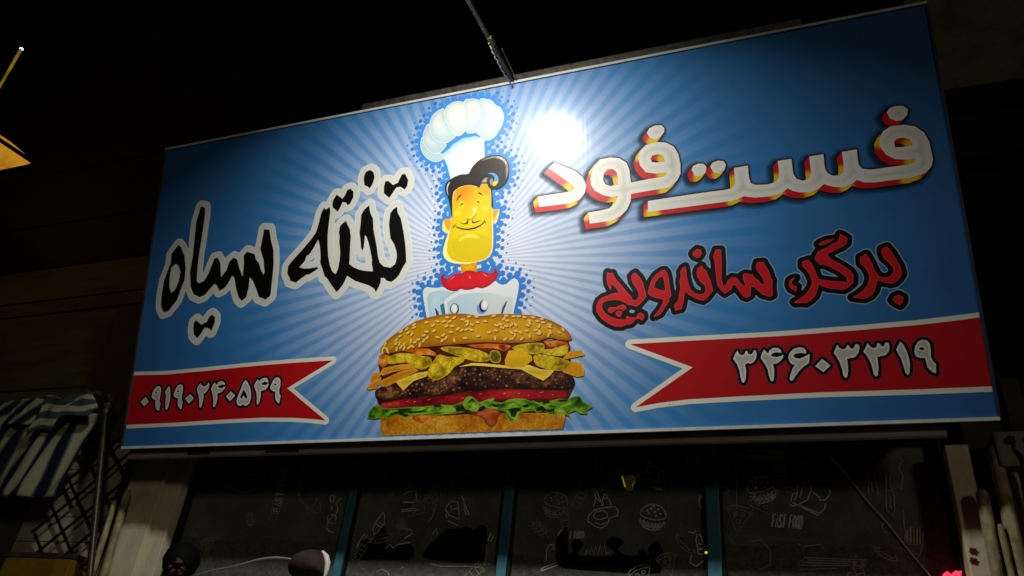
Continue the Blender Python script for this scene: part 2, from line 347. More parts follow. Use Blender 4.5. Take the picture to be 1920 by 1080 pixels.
# outlines of the artwork in half-millimetres on the sign face: (across, up)
RAW = {
'takhte': '2579 2748 2609 2723 2662 2750 2674 2674 2666 2548 2661 2397 2672 2261 2691 2126 2724 2008 2761 1930 2811 1889 2837 1947 2851 2059 2851 2158 2827 2293 2827 2359 2813 2403 2822 2477 2847 2507 2898 2539 2930 2480 2961 2426 2980 2332 2981 2225 2983 2126 2986 1995 3040 1952 3131 1907 3219 1885 3303 1873 3278 1987 3284 2003 3256 2111 3234 2195 3195 2297 3167 2330 3167 2268 3164 2186 3150 2134 3126 2175 3115 2258 3093 2368 3100 2475 3101 2591 3141 2653 3201 2695 3219 2601 3262 2520 3277 2386 3307 2267 3337 2150 3355 2051 3383 1968 3441 1914 3527 1893 3584 1930 3600 2007 3593 2072 3554 2173 3507 2243 3491 2326 3476 2426 3486 2556 3522 2601 3567 2628 3585 2543 3623 2480 3654 2370 3680 2254 3704 2123 3723 1938 3687 1887 3641 1798 3602 1755 3545 1722 3485 1743 3454 1778 3411 1782 3409 1728 3380 1660 3353 1620 3333 1664 3266 1706 3177 1743 3079 1780 2996 1833 2968 1855 2923 1760 2883 1708 2842 1669 2762 1768 2692 1861 2664 1875 2628 1969 2588 2055 2588 2122 2567 2257 2536 2348 2484 2259 2432 2178 2394 2165 2369 2096 2302 2029 2378 2004 2461 2000 2552 2007 2569 1984 2450 1925 2413 1926 2343 1887 2274 1842 2187 1875 2184 1900 2139 1971 2143 2063 2190 2116 2258 2184 2344 2267 2428 2358 2495 2443 2522 2550 2547 2683|3106 3085 3127 3134 3180 3151 3230 3117 3249 3046 3228 2963 3190 2909 3167 2938 3120 2962 3103 3034|3382 2906 3399 2971 3440 2968 3501 2908 3565 2929 3580 2964 3612 3027 3655 3025 3698 2943 3689 2869 3657 2828 3603 2870 3550 2872 3510 2820 3461 2751 3387 2821|2701 2834 2742 2897 2830 2833 2863 2876 2886 2937 2931 2947 2975 2898 2979 2837 2937 2749 2901 2737 2890 2769 2837 2789 2811 2733 2779 2672 2706 2733 2693 2775',
'siah': '428 2538 476 2492 549 2374 592 2211 605 2052 558 1911 526 1789 461 1718 412 1659 340 1646 284 1724 266 1871 273 2067 310 2201 342 2297 333 2418 392 2496|428 2278 481 2242 518 2159 513 2042 473 1929 416 1892 371 1978 358 2097 364 2235|709 3026 783 3001 795 2887 793 2725 788 2525 780 2348 784 2170 796 2014 836 1977 912 2002 967 2093 999 2186 1031 2280 1080 2288 1131 2210 1168 2024 1236 2103 1265 2215 1326 2260 1379 2231 1435 2100 1493 1996 1492 2171 1473 2269 1518 2315 1638 2269 1663 2199 1713 2146 1757 2047 1800 1990 1809 2023 1778 2177 1713 2327 1729 2470 1738 2581 1820 2565 1859 2415 1907 2295 1931 2113 1932 1917 1929 1714 1865 1671 1764 1715 1708 1828 1653 1927 1599 1979 1601 1857 1581 1729 1521 1688 1472 1729 1421 1837 1372 1993 1335 2025 1282 1926 1233 1874 1170 1848 1115 1924 1078 1947 1019 1886 951 1816 874 1795 776 1842 714 1944 672 2143 685 2358 675 2579 668 2822 699 2961|837 1477 869 1501 955 1439 1035 1470 1051 1515 1094 1553 1146 1517 1155 1451 1119 1347 1070 1384 1012 1398 967 1327 920 1270 855 1327 837 1402',
'food': '5400 2826 5470 2874 5606 2794 5703 2733 5774 2657 5811 2562 5794 2476 5745 2413 5672 2386 5574 2380 5290 2384 5272 2506 5453 2510 5601 2511 5650 2518 5681 2543 5663 2584|5863 2554 5861 2644 5898 2766 5972 2832 6080 2837 6174 2812 6248 2749 6274 2668 6286 2518 6453 2528 6612 2532 6647 2545 6660 2577 6547 2578 6445 2610 6391 2688 6372 2779 6399 2864 6459 2917 6564 2931 6666 2910 6742 2850 6782 2762 6798 2647 6792 2537 6754 2470 6684 2413 6583 2403 6424 2399 6284 2392 6272 2307 6234 2227 6162 2163 6069 2126 5952 2123 5840 2123 5825 2248 5955 2252 6050 2264 6116 2317 6147 2389 6077 2387 5984 2423 5903 2485|5995 2585 6001 2661 6040 2705 6099 2702 6139 2664 6154 2586 6149 2514 6069 2511 6017 2538|6498 2752 6517 2787 6580 2793 6630 2768 6649 2696 6564 2700 6513 2712|6477 3055 6503 3102 6562 3124 6625 3116 6658 3081 6655 3037 6612 2980 6554 2965 6498 3000|6906 2569 6923 2603 6973 2622 7027 2610 7052 2570 7037 2511 6986 2483 6932 2491|7088 2576 7114 2609 7170 2624 7222 2609 7241 2564 7221 2513 7171 2485 7113 2506',
'fast': '6451 2288 6725 2296 7053 2301 7202 2299 7266 2305 7300 2327 7313 2363 7314 2435 7314 2519 7447 2525 7445 2438 7448 2384 7462 2331 7507 2308 7609 2297 7682 2310 7715 2343 7726 2406 7727 2530 7852 2530 7851 2433 7854 2369 7879 2315 7932 2287 7982 2297 8012 2344 8012 2419 8014 2530 8140 2533 8137 2434 8139 2376 8158 2329 8199 2298 8257 2295 8293 2318 8304 2396 8302 2529 8433 2534 8429 2444 8430 2381 8453 2332 8526 2309 8658 2311 8843 2310 8895 2323 8912 2365 8849 2362 8741 2382 8673 2438 8632 2525 8632 2605 8674 2679 8745 2718 8858 2715 8946 2682 9010 2608 9038 2512 9043 2411 9046 2332 9022 2259 8966 2207 8872 2183 8734 2180 8548 2179 8456 2193 8398 2228 8351 2190 8281 2170 8206 2183 8150 2207 8113 2229 8060 2184 7969 2163 7891 2175 7833 2198 7791 2231 7722 2186 7619 2172 7486 2179 7383 2208 7320 2183 7257 2175 6882 2173 6448 2171|8751 2551 8776 2586 8832 2588 8884 2562 8905 2496 8829 2492 8756 2498|8733 2866 8754 2903 8808 2920 8873 2910 8910 2867 8898 2812 8855 2768 8798 2763 8747 2805',
'sandwich': '6008 1578 6029 1565 6063 1562 6079 1518 6120 1461 6160 1404 6200 1348 6240 1301 6254 1261 6289 1262 6315 1289 6313 1337 6286 1392 6255 1447 6246 1509 6267 1533 6292 1544 6308 1520 6336 1487 6363 1427 6380 1348 6390 1287 6355 1247 6320 1212 6286 1192 6237 1211 6203 1218 6171 1242 6130 1268 6079 1281 6045 1280 6003 1280 5951 1262 5941 1224 5948 1189 5981 1143 6031 1108 6089 1082 6181 1068 6187 1108 6223 1088 6281 1083 6299 1116 6325 1129 6357 1106 6359 1077 6333 1045 6314 1068 6281 1066 6229 1020 6171 1016 6141 1001 6070 1007 5995 1047 5929 1104 5884 1177 5885 1238 5908 1288 5952 1319 6022 1339 6065 1352 6120 1347 6112 1369 6067 1431 6044 1445 6036 1381 6004 1455 5999 1508 6002 1552|6000 1184 6022 1210 6077 1203 6119 1217 6153 1227 6182 1203 6185 1181 6155 1160 6127 1182 6084 1181 6037 1147 6007 1158|6079 1152 6109 1168 6144 1150 6128 1105 6103 1102 6081 1126|6550 1538 6583 1539 6606 1506 6615 1445 6622 1350 6633 1272 6613 1253 6607 1216 6564 1160 6520 1097 6453 1070 6458 1085 6506 1140 6541 1196 6555 1237 6487 1261 6423 1292 6405 1320 6418 1370 6447 1445 6491 1501|6531 1475 6563 1468 6575 1389 6576 1325 6524 1343 6468 1370 6487 1424|6782 1555 6788 1521 6790 1445 6803 1368 6824 1306 6864 1269 6912 1257 6948 1272 6961 1308 6953 1346 6913 1387 6892 1434 6884 1480 6901 1524 6941 1546 6950 1518 6979 1485 6993 1431 7011 1385 7028 1287 7002 1252 6965 1212 6929 1193 6881 1212 6841 1234 6807 1260 6774 1296 6761 1283 6749 1224 6735 1166 6719 1127 6690 1126 6661 1117 6654 1174 6692 1215 6705 1266 6724 1346 6717 1407 6734 1466 6730 1504 6757 1543|6869 1695 6906 1721 6941 1705 6949 1670 6929 1638 6907 1625 6873 1644 6857 1677|7081 1693 7129 1689 7129 1634 7128 1559 7122 1470 7114 1396 7124 1322 7144 1321 7175 1375 7211 1401 7251 1390 7282 1343 7315 1295 7327 1316 7311 1369 7311 1413 7332 1424 7401 1407 7412 1380 7443 1348 7467 1309 7492 1296 7500 1313 7479 1381 7444 1436 7434 1481 7451 1523 7508 1521 7521 1486 7549 1425 7563 1350 7573 1335 7562 1264 7563 1188 7534 1177 7471 1201 7435 1247 7398 1287 7375 1289 7365 1203 7330 1184 7298 1202 7262 1264 7239 1317 7212 1324 7195 1278 7160 1259 7132 1244 7106 1272 7076 1326 7069 1371 7065 1461 7062 1581 7053 1620 7068 1664',
'burger_word': '8196 1715 8215 1705 8256 1668 8244 1618 8202 1587 8145 1566 8079 1538 8074 1519 8088 1490 8133 1453 8190 1408 8245 1355 8267 1306 8256 1238 8215 1204 8172 1181 8105 1195 8038 1210 7966 1252 7950 1199 7927 1147 7889 1112 7845 1085 7796 1093 7747 1094 7741 1106 7800 1135 7854 1177 7898 1235 7914 1288 7899 1352 7876 1402 7844 1437 7848 1485 7906 1498 7924 1460 7946 1403 7961 1338 7971 1306 8018 1289 8099 1269 8213 1250 8205 1297 8150 1357 8086 1403 8027 1437 7999 1436 7956 1500 7966 1527 7999 1571 8050 1589 8109 1618 8167 1647 8190 1676|8002 1639 8028 1656 8086 1673 8149 1673 8112 1650 8054 1629 8018 1621|7777 1337 7747 1313 7737 1286 7749 1261 7780 1251 7773 1216 7762 1207 7725 1232 7711 1277 7722 1315 7749 1332|8526 1533 8571 1547 8604 1489 8628 1421 8653 1357 8660 1281 8631 1238 8588 1205 8555 1200 8498 1221 8458 1244 8444 1212 8423 1145 8385 1104 8335 1082 8283 1091 8234 1103 8273 1122 8331 1162 8370 1204 8393 1262 8390 1317 8369 1373 8337 1411 8340 1473 8394 1498 8412 1453 8432 1397 8447 1326 8472 1277 8516 1259 8563 1268 8594 1303 8596 1348 8566 1397 8531 1440 8520 1487|8552 1047 8572 1079 8607 1094 8642 1068 8634 1028 8607 997 8578 1018',
'dr0': '7204 687 7218 654 7244 641 7267 648 7280 679 7293 678 7299 652 7320 642 7337 652 7353 680 7369 676 7373 644 7365 605 7341 572 7314 560 7287 567 7262 554 7269 509 7265 458 7256 413 7238 385 7223 398 7216 449 7210 506 7195 559 7163 612 7186 657',
'dr1': '7441 680 7473 640 7488 670 7522 691 7559 688 7584 670 7589 641 7550 649 7518 646 7495 627 7505 613 7546 604 7584 613 7603 623 7598 595 7574 569 7541 548 7506 542 7512 488 7507 433 7493 386 7475 393 7463 441 7458 497 7436 549 7406 608 7420 647',
'dr2': '7744 682 7777 673 7798 649 7795 621 7757 630 7710 627 7685 609 7699 586 7736 575 7779 592 7825 614 7821 570 7809 531 7766 506 7726 470 7691 428 7662 388 7646 382 7637 403 7649 441 7671 490 7693 525 7665 535 7647 564 7645 598 7659 636 7693 668',
'dr3': '7925 563 7986 501 7923 445 7862 503',
'dr4': '8063 680 8075 652 8104 636 8130 645 8148 677 8159 659 8171 639 8191 641 8213 675 8235 673 8239 643 8226 600 8197 564 8162 558 8127 552 8128 497 8125 443 8112 395 8095 380 8083 408 8078 468 8066 523 8047 573 8026 611 8045 648',
'dr5': '8309 679 8321 654 8348 630 8373 636 8389 673 8404 669 8413 644 8432 640 8450 672 8472 673 8479 637 8467 594 8437 564 8402 558 8370 552 8371 504 8368 445 8356 392 8340 381 8326 404 8321 464 8310 518 8291 568 8268 605 8287 639',
'dr6': '8568 674 8590 640 8607 585 8616 525 8617 467 8604 399 8588 381 8574 401 8567 459 8555 529 8527 604 8547 640',
'dr7': '8742 678 8774 670 8793 636 8790 578 8785 525 8794 488 8814 465 8804 382 8775 399 8748 438 8742 480 8741 520 8703 521 8672 538 8665 576 8679 628 8708 666|8703 600 8715 614 8738 611 8750 594 8730 586 8709 590',
'dl0': '238 588 300 533 240 477 175 531',
'dl1': '418 713 451 702 465 671 469 617 465 564 463 531 486 501 476 416 449 420 419 453 400 545 363 558 336 586 336 635 362 682 386 705|377 635 393 645 418 636 407 621 382 627',
'dl2': '580 706 602 675 614 621 624 540 613 466 597 419 577 425 561 516 555 592 534 636 549 667',
'dl3': '750 713 781 709 796 681 800 628 794 580 799 532 816 505 810 418 786 427 752 471 746 508 749 550 701 560 670 586 674 623 696 676 718 704|709 638 727 650 752 638 738 623 714 627',
'dl4': '915 593 979 539 916 478 853 537',
'dl5': '1051 713 1072 683 1125 672 1149 689 1170 719 1183 698 1180 656 1154 610 1113 580 1120 533 1111 460 1095 416 1077 430 1067 493 1051 557 1009 644 1029 685',
'dl6': '1255 713 1289 679 1308 707 1344 724 1383 716 1406 692 1408 676 1356 681 1310 665 1329 643 1375 638 1419 662 1414 634 1375 594 1313 576 1324 523 1317 461 1297 421 1277 427 1271 489 1255 558 1217 644 1234 680',
'dl7': '1508 595 1573 540 1507 481 1447 538',
'dl8': '1699 717 1734 684 1769 631 1791 573 1800 501 1786 445 1755 421 1724 420 1697 437 1674 422 1643 421 1612 448 1603 484 1615 540 1639 596 1658 647 1671 688|1684 612 1717 572 1748 524 1748 498 1723 502 1694 537 1676 502 1655 503 1648 529 1667 574',
'dl9': '1867 716 1901 686 1916 713 1951 728 1995 722 2017 690 2016 669 1969 685 1925 666 1933 648 1980 643 2026 661 2018 623 1986 589 1926 577 1932 525 1925 460 1905 420 1888 436 1884 497 1870 559 1825 648 1843 678',
'dl10': '2135 722 2166 712 2184 680 2187 624 2178 574 2185 533 2203 512 2194 425 2166 438 2134 485 2129 526 2131 561 2085 571 2054 601 2059 641 2084 691 2105 716|2095 642 2115 656 2138 640 2136 630 2099 633',
'ribR': '6207 821 6863 811 7579 797 8251 801 8729 810 9038 826 9234 839 9247 257 9196 252 8656 255 7866 268 7185 265 6737 259 6457 238 6238 206 6791 557',
'ribL': '-186 876 -8 869 511 850 1062 859 1764 876 2269 880 2859 875 2282 592 2821 208 2655 231 2414 253 2004 272 1498 271 793 261 -9 261 -143 258',
'lobe0': '3860 3463 3837 3406 3840 3334 3869 3258 3917 3190 3990 3133 4061 3111 4120 3126 4139 3153 4128 3205 4036 3240 3933 3298',
'lobe1': '3935 3625 3886 3572 3864 3494 3873 3400 3912 3312 3976 3245 4047 3218 4117 3237 4155 3281 4174 3318 4082 3374 3977 3474',
'lobe2': '4578 3818 4656 3812 4725 3778 4774 3713 4833 3666 4872 3584 4877 3513 4854 3427 4816 3365 4769 3304 4703 3276 4636 3286 4596 3344 4556 3381 4546 3413 4602 3523 4630 3619',
'lobe3': '4379 3831 4458 3851 4518 3840 4578 3807 4618 3743 4634 3659 4621 3560 4584 3466 4536 3405 4478 3400 4419 3426 4376 3565',
'lobe4': '4129 3786 4047 3775 3978 3721 3945 3633 3954 3539 3978 3453 4041 3381 4113 3343 4183 3331 4252 3364 4291 3403 4239 3488 4143 3659',
'lobe5': '4149 3792 4208 3838 4298 3852 4379 3820 4431 3749 4448 3653 4445 3562 4427 3485 4389 3421 4331 3391 4270 3422 4208 3514 4164 3614 4136 3712',
'hatgap': '4087 3222 4163 3339 4270 3422 4398 3449 4536 3425 4620 3360 4625 3319 4528 3326 4401 3338 4304 3295 4226 3228 4159 3170',
'hatscal': '4129 3155 4142 3212 4206 3252 4254 3304 4322 3332 4381 3362 4459 3358 4528 3361 4577 3338 4625 3339 4641 3257 4578 3248 4384 3242 4248 3185 4170 3118',
'hatband': '4144 3150 4158 3200 4207 3202 4245 3260 4295 3257 4323 3307 4382 3307 4421 3335 4480 3315 4528 3331 4577 3308 4630 3320 4640 3277 4647 3177 4653 3069 4640 2993 4584 2934 4518 2886 4335 2856 4237 2871 4193 3035',
'hair': '4263 2409 4251 2500 4223 2619 4186 2701 4171 2781 4187 2827 4235 2864 4312 2896 4380 2905 4458 2901 4495 2965 4551 3024 4627 3065 4713 3083 4798 3076 4865 3051 4912 3004 4940 2942 4948 2864 4937 2781 4905 2719 4859 2679 4803 2661 4747 2667 4753 2581 4759 2449 4742 2470 4739 2546 4730 2660 4699 2712 4685 2762 4687 2800 4707 2825 4660 2833 4623 2791 4591 2714 4567 2732 4490 2763 4413 2769 4336 2752 4279 2707 4269 2632 4270 2517 4273 2412',
'curlb': '4697 2867 4754 2866 4801 2830 4822 2774 4807 2725 4765 2704 4751 2733 4769 2763 4773 2806 4749 2843',
'curlw': '4719 2781 4736 2800 4757 2775 4751 2742 4737 2718 4720 2747',
'hairhi': '4618 3033 4656 3054 4732 3068 4808 3062 4874 3030 4917 2975 4936 2895 4927 2811 4909 2775 4911 2870 4898 2949 4856 3004 4789 3039 4714 3046',
'hairhi2': '4236 2835 4209 2819 4194 2778 4198 2719 4220 2668 4210 2717 4210 2775',
'hairtuft': '4660 2828 4698 2822 4685 2752 4614 2761 4627 2799',
'face': '4269 2632 4279 2707 4336 2752 4413 2769 4490 2763 4567 2732 4591 2714 4623 2752 4680 2753 4709 2701 4733 2660 4741 2545 4754 2450 4760 2246 4766 2108 4764 1999 4754 1939 4727 1888 4680 1860 4625 1846 4584 1842 4500 1833 4417 1836 4325 1852 4246 1881 4194 1928 4170 1986 4173 2041 4195 2122 4222 2203 4244 2291 4254 2367',
'faceyellow': '4275 2631 4284 2702 4336 2747 4413 2764 4490 2758 4567 2724 4591 2707 4628 2747 4680 2747 4707 2697 4726 2656 4735 2546 4748 2451 4746 2261 4752 2109 4752 2000 4744 1947 4724 1906 4680 1870 4625 1856 4583 1849 4500 1849 4416 1857 4331 1880 4273 1914 4236 1965 4219 2022 4221 2091 4237 2173 4252 2269 4261 2366',
'chin': '4276 2071 4288 2125 4337 2167 4408 2186 4493 2179 4577 2169 4703 2115 4739 2043 4726 1963 4679 1914 4610 1888 4527 1885 4429 1900 4358 1937 4299 1992',
'chinhi': '4357 2102 4374 2135 4423 2164 4493 2176 4564 2157 4606 2107 4564 2117 4494 2133 4423 2128 4375 2099',
'tuftshade': '4591 2714 4623 2747 4680 2747 4709 2696 4719 2643 4710 2611 4673 2612 4634 2646 4596 2680',
'ears': '4255 2377 4201 2393 4168 2379 4153 2324 4162 2257 4207 2218 4230 2230 4257 2311|4750 2413 4806 2424 4835 2411 4825 2348 4803 2277 4771 2258 4759 2336',
'earin': '4174 2378 4211 2390 4255 2367 4254 2311 4233 2248 4194 2300|4755 2403 4801 2418 4822 2408 4797 2351 4772 2295 4762 2336',
'cheeks': '4628 2486 4665 2492 4721 2478 4736 2453 4713 2432 4666 2429 4633 2453|4291 2457 4333 2480 4372 2455 4364 2419 4306 2417',
'eyesock': '4352 2506 4358 2552 4383 2587 4418 2544 4417 2515 4372 2484|4551 2535 4574 2574 4608 2564 4618 2506 4599 2498 4575 2522',
'inkface': '4316 2582 4325 2624 4348 2654 4379 2664 4372 2646 4344 2626 4326 2595|4568 2655 4601 2655 4630 2627 4637 2603 4616 2625 4587 2643|4362 2499 4366 2532 4389 2559 4410 2545 4390 2536 4375 2526|4559 2538 4575 2555 4594 2547 4607 2515 4589 2534 4575 2539|4364 2332 4405 2310 4438 2310 4456 2341 4472 2353 4460 2298 4415 2299 4381 2313|4508 2348 4528 2313 4565 2312 4621 2324 4584 2304 4528 2296 4514 2305|4298 2305 4349 2275 4416 2250 4482 2241 4557 2250 4622 2273 4666 2313 4657 2285 4613 2253 4548 2228 4473 2223 4397 2239 4339 2265|4280 2259 4289 2297 4333 2327 4308 2302 4293 2276|4647 2332 4673 2298 4683 2254 4670 2283',
'nosehi': '4479 2375 4516 2398 4525 2444 4506 2456 4534 2485 4562 2488 4564 2457 4549 2413 4517 2380 4489 2366',
'noseline': '4436 2376 4470 2356 4517 2359 4543 2385 4558 2430 4553 2375 4518 2342 4470 2343 4442 2354',
'neck': '4378 1853 4583 1851 4578 1791 4578 1717 4405 1728 4393 1790',
'scarf': '4159 1683 4154 1720 4177 1744 4207 1747 4189 1728 4201 1701 4240 1690 4293 1721 4345 1739 4406 1731 4444 1752 4496 1756 4542 1742 4579 1727 4616 1738 4669 1725 4713 1699 4750 1698 4780 1710 4779 1731 4768 1743 4794 1742 4816 1717 4820 1673 4795 1618 4752 1580 4694 1550 4635 1542 4583 1557 4531 1541 4456 1541 4396 1558 4351 1540 4290 1545 4228 1574 4181 1622',
'scarfhi': '4213 1678 4256 1679 4301 1709 4361 1725 4331 1702 4286 1670 4241 1660|4475 1691 4498 1698 4519 1679 4510 1655 4491 1660 4487 1682|4639 1714 4676 1702 4714 1673 4765 1675 4729 1657 4692 1661 4662 1682',
'coat': '4012 1233 3983 1358 3954 1491 3943 1565 3961 1607 3995 1619 4042 1607 4120 1596 4181 1604 4228 1574 4290 1545 4396 1558 4456 1541 4583 1557 4694 1550 4752 1580 4795 1608 4840 1571 4883 1553 4927 1562 4970 1601 5013 1616 5045 1593 5063 1549 5056 1479 5035 1377 5014 1295 4997 1200 4786 1190 4494 1214 4194 1225',
'coatin': '4045 1252 4012 1398 4000 1501 4022 1543 4075 1560 4183 1560 4291 1532 4396 1543 4276 1497 4202 1446 4212 1381 4231 1243',
'coatin2': '4262 1234 4250 1363 4245 1421 4293 1452 4397 1493 4487 1499 4606 1494 4739 1482 4841 1437 4999 1408 4972 1195 4858 1184',
'btnhalo': '4697 1309 4695 1291 4687 1275 4675 1263 4660 1256 4643 1254 4626 1259 4611 1268 4598 1283 4590 1300 4587 1319 4590 1337 4597 1353 4609 1365 4624 1373 4641 1374 4658 1370 4674 1360 4686 1345 4694 1328',
'btndark': '4383 1335 4381 1316 4374 1299 4362 1287 4348 1279 4332 1277 4315 1282 4301 1292 4288 1307 4280 1325 4277 1345 4279 1364 4286 1381 4298 1394 4312 1401 4328 1403 4345 1399 4360 1388 4372 1373 4380 1355|4718 1332 4713 1311 4703 1294 4689 1281 4674 1275 4658 1275 4642 1282 4630 1295 4621 1313 4616 1334 4616 1355 4622 1376 4632 1394 4645 1406 4661 1413 4677 1412 4693 1405 4705 1392 4714 1374 4719 1353',
'btnwhite': '4367 1338 4365 1322 4360 1307 4352 1296 4341 1289 4329 1288 4317 1291 4306 1300 4297 1313 4291 1328 4289 1345 4290 1362 4295 1376 4303 1388 4314 1395 4326 1396 4338 1392 4350 1384 4359 1371 4365 1355|4718 1346 4715 1328 4708 1312 4698 1301 4686 1295 4673 1294 4661 1299 4650 1310 4643 1324 4638 1342 4638 1361 4642 1378 4649 1394 4659 1405 4671 1412 4684 1412 4696 1407 4706 1396 4714 1382 4718 1364',
'folddark': '4094 1377 4113 1361 4145 1315 4151 1257 4125 1259|4935 1375 4914 1360 4878 1307 4861 1232 4879 1231 4914 1318',
'foldteal': '4158 1396 4203 1414 4231 1265 4193 1261',
'bun': '3463 934 3475 991 3558 1071 3711 1160 3863 1235 4032 1271 4244 1289 4469 1272 4632 1234 4806 1241 5049 1220 5259 1181 5423 1114 5544 1037 5610 959 5620 906 5529 906 5394 942 5340 933 5230 914 4980 919 4695 946 4403 950 4180 948 3953 943 3799 940 3677 913 3536 908',
'filling': '3440 794 3450 878 3551 907 3799 940 4180 948 4695 949 5258 925 5583 915 5608 841 5606 724 5629 542 5640 439 5573 316 5570 153 3514 221 3468 332 3436 471 3509 551',
'sauce': '3441 893 3552 893 3588 869 3573 799 3498 748 3440 779|3691 933 3877 942 4045 923 4123 876 4139 833 4063 852 3987 864 3911 848 3832 902|4477 934 4695 932 4909 914 4980 885 4910 836 4782 879 4595 892|5326 914 5475 910 5582 882 5595 829 5474 830 5380 857|3607 203 3894 219 4191 208 4075 156 3987 138 3836 188',
'drip': '4523 208 4650 242 4720 265 4818 254 4873 213 4846 169 4826 106 4778 69 4722 97 4679 163 4608 191',
'pickle0': '4181 913 4256 933 4449 909 4624 869 4740 807 4741 753 4626 744 4481 783 4318 849',
'pickle1': '4754 847 4825 849 4868 798 4855 726 4784 726 4748 766',
'pickle2': '4994 871 5120 902 5312 895 5339 846 5298 790 5161 792 5050 826',
'pickle3': '3547 843 3646 894 3802 890 3957 852 4064 824 4082 754 3994 704 3902 723 3807 785 3698 791 3574 788',
'pickle4': '4033 660 4111 793 4169 852 4259 825 4437 800 4452 758 4351 710 4294 645 4178 584 4088 595',
'pickle5': '5230 775 5366 766 5579 699 5605 646 5525 599 5418 612 5324 637 5243 681',
'pickle6': '5298 823 5420 828 5568 857 5574 765 5473 752 5325 781',
'fry0': '5526 716 5580 771 5607 795 5726 791 5758 740 5606 717',
'fry1': '5525 651 5579 686 5711 678 5748 586 5740 536 5668 527 5524 586',
'fry2': '3469 693 3498 748 3730 775 3869 774 3886 724 3780 717 3626 698 3503 663',
'fry3': '3476 580 3505 621 3734 705 3886 724 3933 694 3754 621 3557 541 3494 545',
'fry4': '3355 629 3375 691 3453 708 3486 678 3442 624 3366 586',
'fry5': '3313 547 3366 586 3488 650 3483 594 3432 527 3338 518',
'fry6': '4911 742 4952 840 5064 842 5202 770 5209 723 5120 663 4981 665 4918 688',
'cheese': '3663 591 3904 668 4040 680 4027 626 3877 586 3760 490|4395 707 4554 738 4713 721 4925 688 5175 679 5297 626 5445 610 5391 555 5323 510 5242 551 5092 638 4883 667 4699 695 4555 711',
'patty': '3420 472 3448 526 3587 561 3712 540 3877 586 4057 631 4178 584 4351 696 4555 716 4699 702 4883 677 5092 645 5256 563 5323 520 5445 604 5525 606 5603 563 5648 490 5627 427 5548 406 5323 424 4982 448 4703 455 4489 446 4198 420 3900 414 3642 399 3471 407',
'tomato': '3484 331 3505 371 3826 398 4199 407 4489 420 4703 442 4982 441 5322 417 5548 400 5586 341 5520 319 5120 331 4704 344 4492 327 4202 320 3830 316 3524 309',
'bunlow': '3521 -22 3499 208 3682 234 3984 222 4279 204 4494 209 4706 213 4984 202 5387 186 5544 179 5546 117 5522 -43',
'lettuce': '3343 213 3347 268 3398 335 3466 359 3524 309 3678 306 3890 313 4010 308 4128 317 4202 320 4334 308 4463 341 4490 386 4547 393 4605 348 4634 321 4718 349 4802 359 4789 327 4886 309 4955 338 5051 347 5160 323 5255 293 5362 301 5468 321 5573 316 5651 344 5703 335 5728 284 5829 230 5764 195 5763 158 5699 167 5649 200 5583 178 5596 128 5557 166 5466 183 5413 160 5321 214 5254 191 5228 218 5120 209 5065 199 5038 130 4970 126 4929 166 4929 217 4818 248 4706 265 4649 281 4608 230 4508 241 4394 226 4191 214 3984 229 3849 221 3822 168 3789 210 3697 240 3622 203 3530 206 3422 204',
'letdark': '3717 279 3762 242 3841 232 3834 218 3795 209 3731 243|3902 257 4018 274 4026 259 3965 248|4376 272 4450 303 4481 261 4562 244 4496 237 4407 244|4116 318 4193 328 4216 300 4148 296|4636 268 4686 293 4709 272 4673 239 4629 228|4759 303 4825 297 4875 295 4832 266 4789 275|4947 241 5047 257 5089 242 5047 197 5019 165 4990 193|5089 269 5159 286 5173 258 5131 247|5250 242 5306 266 5361 211 5437 234 5429 202 5395 193 5306 213 5250 209|5472 305 5533 315 5581 313 5567 294 5492 290|5285 313 5376 316 5396 282 5334 278',
'lethi': '4450 310 4478 371 4537 388 4567 373 4538 361 4494 315 4480 275|4180 246 4225 279 4368 279 4384 245 4302 234|3762 249 3841 243 3981 240 4111 256 4119 242 3997 219 3857 228|4042 266 4086 305 4103 277 4073 250|3555 250 3617 283 3713 286 3705 273 3627 255 3589 221|4583 298 4627 309 4632 268 4610 235|4854 252 4947 255 5032 291 5082 296 5018 258 4933 242|4933 222 4962 174 5019 126 5047 131 5061 184 5075 216 5047 211 5026 159 4990 160 4947 228|5082 262 5117 241 5180 245 5188 264 5208 237 5117 228|5305 200 5367 175 5436 175 5457 227 5443 175 5408 163|4911 310 4989 347 5089 342 5160 332 5061 323 4990 313|5396 275 5491 251 5601 286 5607 259 5505 238|5640 225 5680 198 5727 247 5713 216 5679 188|4729 352 4759 310 4795 342 4802 359 4766 357|5195 324 5251 301 5334 265 5382 236 5437 241 5375 229 5327 249 5250 285',
